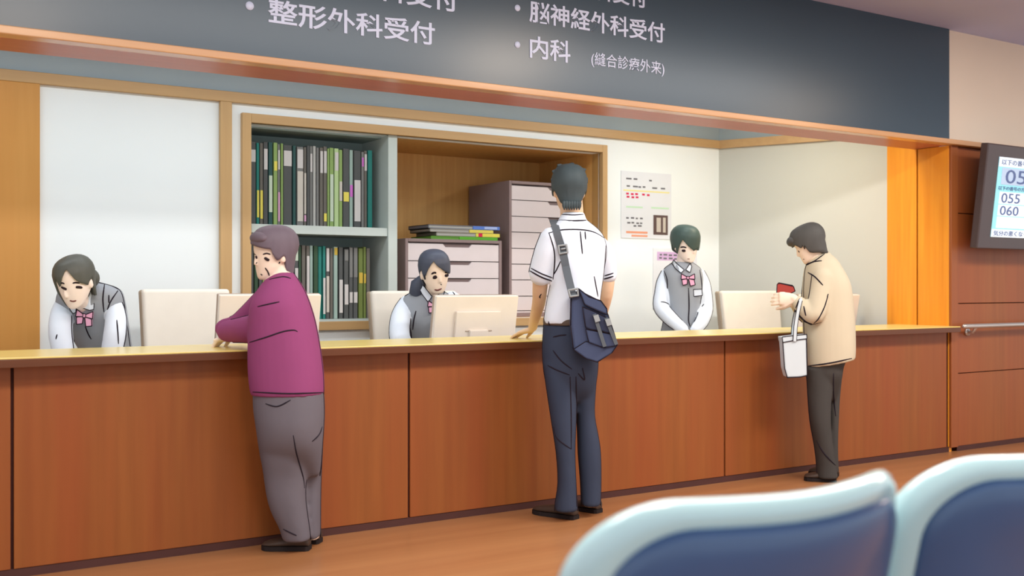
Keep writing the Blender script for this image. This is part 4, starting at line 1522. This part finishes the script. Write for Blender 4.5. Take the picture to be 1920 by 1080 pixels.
shoe(p, floor_px(1568, 903), floor_px(1508, 900), h=.08)
shoe(p, floor_px(1572, 893), floor_px(1517, 889), h=.08)

wl = thing('wallet', PJ(1472, 545, 6.17), 'open red wallet held in the hand of the man in beige', 'wallet')
b = BM(); inked_slab(b, [(1457, 533), (1462, 531), (1488, 537), (1491, 546), (1470, 556), (1456, 556)], 6.235, .012, 1.8)
obj('cover', b, [M['wallet'], M['ink']], wl)
b = BM(); inked_slab(b, [(1460, 530), (1486, 535), (1489, 543), (1462, 538)], 6.26, .03, 1.4)
obj('inner_flap', b, [M['wallet'], M['ink']], wl)

tt_ = 6.14
tg = thing('tote_bag', PJ(1491, 667, tt_), 'white tote bag hanging from the forearm of the man in beige', 'bag')
b = BM(); inked_slab(b, [(1467, 632), (1490, 629), (1512, 627), (1514, 704), (1500, 707), (1476, 708), (1471, 690)], tt_, .09, 2.0, bev=.008)
obj('bag_body', b, [M['tote'], M['ink']], tg)
b = BM(); inked_slab(b, [(1466.5, 632), (1490, 629), (1512.5, 627), (1513, 635), (1490, 638), (1468, 642)], tt_ - .004, .098, 1.6, bev=.003)
obj('top_band', b, [M['tote'], M['ink']], tg)
for (pp, tq) in (([(1490, 640), (1492, 610), (1497, 580), (1501, 564)], tt_ - .008), ([(1486, 634), (1488, 606), (1494, 578), (1500, 562)], tt_ + .1)):
    pp = dens(curve2(pp), 5)
    P_ = [PJ(x, y, tq) for x, y in pp] + [PJ(1504, 560, tt_ + .046)]
    b = BM(); ribbon(b, P_, [-FW] * len(P_), .020, .006)
    for s_ in (-1, 1):
        tube(b, [q + RT * (.010 * s_) - FW * .002 for q in P_[:-1]], .0022, n=6, mi=1, round_end=False)
    obj('handle', b, [M['tote'], M['ink']], tg)


# =================================================================== receptionists
def bow_tie(par, vt, c, w, h, tdef, rot=0.0):
    x0, y0 = c
    t = depth_at(vt, x0, y0, tdef) - .022
    b_ = BM()

    def q(u, v):
        a = math.radians(rot)
        return (x0 + w * (u * math.cos(a) - v * math.sin(a) * h / w), y0 + w * (u * math.sin(a)) + h * v * math.cos(a))
    for poly in ([(-.08, -.1), (-.95, -.55), (-1.0, .2), (-.08, .12)], [(.08, -.1), (.95, -.55), (1.0, .2), (.08, .12)],
                 [(-.06, .1), (-.9, .25), (-.75, 1.0), (-.1, .85)], [(.06, .1), (.9, .25), (1.05, .95), (.35, 1.1)]):
        inked_slab(b_, [q(u, v) for u, v in poly], t, .012, 1.8, bev=.002)
    inked_slab(b_, [q(-.16, -.2), q(.16, -.2), q(.16, .2), q(-.16, .2)], t - .006, .016, 1.4, bev=.002)
    return obj('bow_tie', b_, [M['bow'], M['ink']], par)


def collar_flap(par, vt, poly, tdef):
    cx = sum(x for x, y in poly) / len(poly); cy = sum(y for x, y in poly) / len(poly)
    ts = [min(depth_at(vt, x, y, tdef), tdef + .05) - .010 for x, y in poly]
    b_ = BM(); inked_slab(b_, poly, min(ts), .012, 1.6, bev=.002, ts=ts)
    return obj('collar', b_, [M['shirt'], M['ink']], par)


def female_legs(b, hipc, bodyonly=True, gap=.085, grow=1.0):
    """standing legs below a skirt, in world coordinates"""
    for s in (-1, 1):
        o = hipc + RT * (gap * s)
        tube(b, [Vector((o.x, o.y, hipc.z)), Vector((o.x, o.y, .50)) - FW * .01, Vector((o.x, o.y, .30)) + FW * .01, Vector((o.x, o.y, .09)), Vector((o.x, o.y, .05))],
             [.082 * grow, .056 * grow, .05 * grow, .034 * grow, .034 * grow], n=14)


def female_shoes(par, hipc, gap=.085):
    for s in (-1, 1):
        o = hipc + RT * (gap * s)
        shoe(par, o + FW * .06, o - FW * .18, width=.085, h=.07, m=M['sole'])


# ---- bowing receptionist on the left
t0 = 5.05
p = thing('person', Vector((PJ(205, 690, 5.42).x, PJ(205, 690, 5.42).y, 0)), 'person in grey vest and pink bow bowing over the desk at the far left', 'person', 'receptionists behind the counter')
fr = frame(141, 527, 4.98, .222, yaw=-14, pitch=24, roll=-4)
vest = [(526, 152, 186, 5.22, .065, 8), (535, 128, 212, 5.20, .10, 4), (546, 113, 226, 5.19, .115), (565, 108, 232, 5.19, .12), (590, 112, 236, 5.22, .125), (620, 128, 240, 5.27, .125), (650, 150, 244, 5.34, .125), (685, 160, 248, 5.40, .13), (700, 160, 250, 5.42, .13)]
skirt = [(690, 162, 248, 5.42, .125), (730, 156, 256, 5.43, .14), (800, 158, 254, 5.43, .14), (870, 162, 250, 5.43, .135)]
hipc = PJ(205, 740, 5.43)
b = BM()
head_mesh(b, fr, nose=.03, jaw=.86)
limb(b, [(148, 556, 5.06, .045), (158, 570, 5.12, .05), (165, 590, 5.18, .06)])
rows(b, vest[1:], grow=.85); rows(b, [(690, 162, 248, 5.42, .12), (740, 160, 252, 5.43, .12)], grow=.85)
aR = [(206, 564, 5.21, .028), (216, 586, 5.16, .036), (217, 605, 5.10, .038), (210, 660, 5.02, .030), (207, 698, 5.0, .024)]
aL = [(126, 566, 5.21, .028), (117, 586, 5.14, .036), (114, 608, 5.07, .038), (119, 660, 4.99, .030), (123, 697, 4.97, .024)]
w1 = limb(b, aR); w2 = limb(b, aL)
hand(b, w1, -FW - UP * .05, UP, L=.155, curl=.1, side=1); hand(b, w2, -FW - UP * .05, UP, L=.155, curl=.1, side=-1)
female_legs(b, hipc)
b = fuse(b, .0052, 3); tr = bvh(b)
obj('body', b, M['skin_pale'], p, smooth=True)
features(p, tr, eyes=[([(115, 538), (120, 540.5), (125, 543)], 4.2), ([(142, 538.5), (148, 538.5), (154, 539.5)], 4.2)], brows=[([(112, 532), (117, 530.5), (121, 532.5)], 2.6), ([(136, 531), (142, 530), (149, 531)], 2.6)],
         mouth=([(131, 563.5), (137, 565), (143, 563.5)], 2.6))
hb = hair_mesh(fr, [(-180, -.45), (-150, -.46), (-120, -.48), (-90, -.5), (-72, -.52), (-58, -.42), (-48, -.18), (-36, .02), (-24, .18), (-14, .25), (0, .14), (14, .02), (28, -.07), (42, -.12), (56, -.14), (66, -.10), (76, .02), (92, .02), (104, -.2), (120, -.42), (150, -.45)], off=.045, back=.03, line=[(111,561),(111.5,538),(114.5,524),(119,513),(124.5,504.5),(133,515.5),(142,525.5),(151,531),(165.5,534.5),(168,527),(174,518)])
ell(hb, fr['P'](0, -.44, -.12), .05, .045, .05, (fr['X'], fr['F'], fr['U']))
obj('hair', hb, M['hair_grey'], p, smooth=True)
b = BM(); rows(b, vest, grow=.95, seam=True)
limb(b, [(206, 560, 5.20, .044), (216, 585, 5.16, .050), (218, 605, 5.10, .053), (215, 630, 5.05, .053), (210, 660, 5.03, .050), (208, 690, 5.0, .038)], seam=True)
limb(b, [(126, 562, 5.20, .044), (117, 585, 5.14, .052), (114, 605, 5.08, .055), (114, 630, 5.03, .055), (119, 660, 5.0, .050), (122, 688, 4.98, .038)], seam=True)
garment('blouse', b, M['shirt'], p, [[(107, 627), (105, 636)], [(219, 600), (221, 625), (222, 645)]])
b = BM(); rows(b, vest, seam=True)
vo, vt = garment('vest', b, M['vest'], p, [[(196, 533), (193, 560), (195, 585)], [(204, 553), (204, 568)], [(160, 612), (165, 625), (171, 636)], [(122, 590), (128, 615), (140, 640)], ([(180, 530), (205, 535), (222, 543)], 2.0), [(221, 545), (206, 568), (198, 595)]], smooth=4)
b = BM(); rows(b, skirt); garment('skirt', b, M['skirt'], p)
collar_flap(p, vt, [(130, 574), (143, 577), (142, 586), (137, 588), (131, 580)], 5.05)
collar_flap(p, vt, [(156, 578), (166, 556), (173, 532), (178, 540), (176, 580), (168, 582)], 5.05)
bow_tie(p, vt, (158, 592), 16, 18, 5.06, rot=8)
female_shoes(p, Vector((hipc.x, hipc.y, 0)))

# ---- seated receptionist in the middle
p = thing('person', Vector((PJ(812, 700, 6.5).x, PJ(812, 700, 6.5).y, 0)), 'person with navy ponytail in grey vest seated behind a computer monitor', 'person', 'receptionists behind the counter')
fr = frame(815, 509, 6.2, .236, yaw=24, pitch=12, roll=-5)
vest = [(541, 786, 822, 6.36, .06), (549, 770, 836, 6.36, .09), (558, 756, 848, 6.36, .105), (575, 751, 856, 6.36, .115), (600, 754, 862, 6.37, .12), (630, 764, 866, 6.40, .12), (665, 768, 866, 6.44, .125), (700, 764, 868, 6.48, .13), (722, 764, 868, 6.5, .13)]
hipc = PJ(815, 715, 6.5)
b = BM()
head_mesh(b, fr, nose=.035, jaw=.92)
limb(b, [(812, 535, 6.27, .045), (806, 560, 6.35, .055)])
rows(b, vest[1:], grow=.85)
F_ = Vector((0, -1, 0)); X_ = Vector((1, 0, 0))
for s in (-1, 1):
    h0 = Vector((hipc.x + .09 * s, hipc.y - .02, .57)); kn = Vector((hipc.x + .10 * s, hipc.y - .44, .55)); an = Vector((hipc.x + .10 * s, hipc.y - .46, .10))
    tube(b, [h0, (h0 + kn) / 2, kn, (kn + an) / 2, an, an - Vector((0, 0, .03))], [.085, .075, .055, .05, .034, .034], n=14)
aL = [(768, 570, 6.38, .028), (755, 588, 6.31, .036), (751, 606, 6.22, .040), (765, 650, 6.2, .032), (796, 666, 6.22, .025)]
aR = [(852, 562, 6.42, .048), (868, 610, 6.32, .040), (862, 652, 6.28, .032), (846, 666, 6.24, .025)]
w1 = limb(b, aL); w2 = limb(b, aR)
hand(b, w1, -FW + RT * .4, UP, L=.155, curl=.25, side=1); hand(b, w2, -FW - RT * .1, UP, L=.155, curl=.25, side=-1)
b = fuse(b, .0055, 3); tr = bvh(b)
obj('body', b, M['skin'], p, smooth=True)
features(p, tr, eyes=[([(812, 519), (815, 520), (819, 518)], 5.5), ([(834, 516), (837, 517), (840, 515)], 4.5)], brows=[([(809, 514), (814, 511), (818, 512)], 3), ([(834, 511), (839, 511)], 2.4)],
         mouth=([(815, 543), (821, 544), (828, 541)], 2.8), others=[('nose_line', [(826, 533), (828, 534)], 2.2)])
hb = hair_mesh(fr, [(-180, -.4), (-150, -.4), (-120, -.36), (-104, -.12), (-92, .04), (-76, .04), (-66, -.18), (-60, -.20), (-52, -.04), (-40, .06), (-26, .14), (-12, .22), (-4, .26), (10, .18), (26, .10), (44, .03), (60, .0), (76, .02), (92, .02), (106, -.2), (130, -.38)], off=.05, back=.02, line=[(784,512),(790,506),(794.5,512),(796,525),(797,517.5),(799,511),(807,498),(813,490),(820,499),(833,508),(843,513.5)])
tube(hb, [fr['P'](-.12, -.40, -.25), fr['P'](-.28, -.44, -.42), fr['P'](-.34, -.42, -.60), fr['P'](-.30, -.38, -.75)], [.035, .05, .045, .015], n=12)
obj('hair', hb, M['hair_navy'], p, smooth=True)
b = BM(); rows(b, vest, grow=.95, seam=True)
limb(b, [(766, 567, 6.37, .052), (755, 585, 6.31, .056), (750, 605, 6.22, .060), (751, 636, 6.1, .060), (768, 654, 6.16, .046), (790, 664, 6.2, .036)], seam=True)
limb(b, [(846, 562, 6.40, .058), (862, 600, 6.34, .058), (864, 640, 6.29, .05), (852, 662, 6.25, .036)], seam=True)
garment('blouse', b, M['shirt'], p, [([(846, 545), (852, 552), (858, 570)], 1.8)])
b = BM(); rows(b, vest, seam=True)
vo, vt = garment('vest', b, M['vest'], p, [[(749, 560), (760, 585), (770, 620), (772, 640)], [(780, 583), (776, 600), (774, 618)], ([(757, 557), (770, 549), (780, 543)], 2)])
b = BM()
tube(b, [hipc + Vector((0, .03, -.02)), hipc + Vector((0, -.22, -.03)), hipc + Vector((0, -.40, -.03))], [.16, .165, .15], n=18, flat=.55, flat_axis=(0, 0, 1))
bmesh.ops.translate(b, verts=b.verts, vec=(0, 0, .0))
garment('skirt', b, M['skirt'], p)
collar_flap(p, vt, [(788, 530), (796, 538), (810, 556), (803, 567), (792, 552), (785, 540)], 6.26)
collar_flap(p, vt, [(822, 552), (834, 546), (830, 558), (820, 562)], 6.26)
bow_tie(p, vt, (816, 573), 14, 15, 6.28, rot=4)
for s in (-1, 1):
    an = Vector((hipc.x + .10 * s, hipc.y - .46, 0))
    shoe(p, an + Vector((0, .06, 0)), an - Vector((0, .18, 0)), width=.085, h=.07, m=M['sole'])

# ---- standing receptionist on the right
p = thing('person', Vector((PJ(1280, 700, 7.42).x, PJ(1280, 700, 7.42).y, 0)), 'person with short green-black hair in grey vest standing with hands joined, rightmost receptionist', 'person', 'receptionists behind the counter')
fr = frame(1285, 457, 7.38, .236, yaw=32, pitch=12, roll=-2)
vest = [(491, 1263, 1296, 7.42, .06), (497, 1254, 1305, 7.42, .085), (505, 1245, 1314, 7.42, .10), (520, 1242, 1318, 7.42, .115), (550, 1247, 1317, 7.42, .12), (580, 1247, 1316, 7.42, .115), (605, 1243, 1317, 7.42, .12), (625, 1239, 1319, 7.42, .125), (634, 1239, 1319, 7.42, .125)]
skirt = [(625, 1241, 1317, 7.42, .12), (660, 1238, 1322, 7.42, .14), (740, 1242, 1318, 7.42, .135)]
hipc = PJ(1280, 660, 7.42)
b = BM()
head_mesh(b, fr, nose=.035, jaw=.9)
limb(b, [(1282, 480, 7.40, .045), (1281, 502, 7.42, .052)])
rows(b, vest[1:], grow=.85); rows(b, [(625, 1241, 1317, 7.42, .12), (665, 1240, 1320, 7.42, .12)], grow=.85)
aL = [(1253, 515, 7.44, .028), (1243, 545, 7.40, .036), (1237, 577, 7.36, .036), (1270, 611, 7.22, .027), (1284, 620, 7.2, .024)]
aR = [(1308, 515, 7.46, .028), (1320, 545, 7.41, .034), (1326, 582, 7.38, .036), (1312, 611, 7.22, .027), (1304, 620, 7.2, .024)]
w1 = limb(b, aL); w2 = limb(b, aR)
hand(b, w1, RT * .5 - UP * .8, -FW, L=.15, curl=.3, side=1); hand(b, w2, -RT * .5 - UP * .8 , -FW, L=.15, curl=.3, side=-1)
female_legs(b, hipc)
b = fuse(b, .0055, 3); tr = bvh(b)
obj('body', b, M['skin_pale'], p, smooth=True)
features(p, tr, eyes=[([(1279, 469), (1282, 470.5), (1285, 469)], 4.2), ([(1300, 469), (1302, 470)], 3)], brows=[([(1276, 464), (1281, 463), (1287, 464.5)], 2.4)], mouth=([(1289, 485.5), (1293, 485.5)], 2.2))
hb = hair_mesh(fr, [(-180, -.34), (-150, -.26), (-125, -.13), (-106, -.02), (-92, .04), (-78, .02), (-70, -.2), (-62, -.22), (-55, -.02), (-44, .10), (-34, .16), (-20, .08), (-4, -.02), (10, -.10), (24, -.13), (40, -.13), (56, -.13), (70, -.13), (90, -.15), (120, -.22)], off=.06, back=.02, line=[(1264,470),(1267,462),(1268.5,476),(1270.6,467),(1274,459),(1280,449.5),(1289.5,460.5),(1297,467),(1302,470),(1308,466)])
obj('hair', hb, M['hair_green'], p, smooth=True)
b = BM(); rows(b, vest, grow=.95, seam=True)
limb(b, [(1251, 512, 7.43, .042), (1244, 530, 7.42, .048), (1241, 550, 7.39, .050), (1240, 576, 7.35, .054), (1258, 598, 7.27, .048), (1282, 618, 7.2, .036)], seam=True)
limb(b, [(1310, 512, 7.45, .042), (1318, 530, 7.43, .046), (1322, 550, 7.40, .046), (1323, 580, 7.37, .050), (1316, 602, 7.27, .046), (1304, 618, 7.2, .036)], seam=True)
garment('blouse', b, M['shirt'], p, [([(1239, 566), (1247, 567), (1255, 571)], 1.8), ([(1320, 570), (1316, 575)], 1.8)])
b = BM(); rows(b, vest, seam=True)
vo, vt = garment('vest', b, M['vest'], p, [[(1291, 540), (1292, 575), (1291, 600), (1294, 612)], [(1242, 502), (1251, 525), (1250, 566)], [(1312, 506), (1316, 540), (1313, 570)], ([(1247, 500), (1260, 494)], 1.6)])
b = BM(); rows(b, skirt); garment('skirt', b, M['skirt'], p)
collar_flap(p, vt, [(1263, 487), (1270, 495), (1283, 506), (1277, 512), (1266, 503), (1260, 494)], 7.34)
collar_flap(p, vt, [(1286, 506), (1294, 494), (1297, 500), (1294, 511)], 7.34)
bow_tie(p, vt, (1290, 521), 13, 14, 7.33, rot=0)
b = BM(); tq = depth_at(vt, 1308, 548, 7.33) - .012
inked_slab(b, [(1300, 543), (1316, 542), (1317, 554), (1301, 556)], tq, .008, 1.6)
obj('name_badge', b, [M['shirt'], M['ink']], p)
female_shoes(p, Vector((hipc.x, hipc.y, 0)))
#==END==

#==LIGHT==
def area(name, loc, size, power, color=(1, 1, 1), rot=(0, 0, 0), sy=None):
    l = bpy.data.lights.new(name, 'AREA')
    l.energy = power
    l.color = color
    l.shape = 'RECTANGLE'
    l.size = size
    l.size_y = sy or size
    o = bpy.data.objects.new(name, l)
    o.location = loc
    o.rotation_euler = rot
    COL.objects.link(o)
    return o


area('hall_ceiling_light', (0.5, -2.3, CEIL - .03), 7.5, 225, (1, .98, .96), sy=.5)
area('bay_ceiling_light', (-.3, .75, 2.58), 6.0, 50, (.92, .98, 1), sy=.4)
area('jamb_downlight', (2.6, .35, 2.55), .3, 24, (1, .82, .55), sy=.3)

for gx, gy in ((-1.95, -3.3), (1.38, -2.35), (5.0, -2.8)):
    area('hall_downlight', (gx, gy, CEIL - .05), .6, 42, (1, .78, .58))

wd = bpy.data.worlds.new('world')
wd.use_nodes = True
bg = wd.node_tree.nodes['Background']
bg.inputs['Color'].default_value = (.96, .98, 1.0, 1)
bg.inputs['Strength'].default_value = 1.28
SC.world = wd

cd = bpy.data.cameras.new('camera')
cd.sensor_width = 36
cd.lens = 36 * FPX / 1920
cd.shift_y = -(540 - HOR) / 1920.0
cd.clip_start = .05
cd.dof.use_dof = True
cd.dof.focus_distance = 5.6
cd.dof.aperture_fstop = 2.6
co = bpy.data.objects.new('camera', cd)
co.location = CAM
co.rotation_euler = (PI / 2, 0, -AL)
# camera looks along FW: rotation about Z by -(angle from +Y)
co.rotation_euler = (PI / 2, 0, -math.atan2(FW.x, FW.y))
COL.objects.link(co)
SC.camera = co
SC.view_settings.view_transform = 'Standard'
SC.view_settings.look = 'None'
SC.view_settings.exposure = -0.14
SC.view_settings.gamma = 1.0
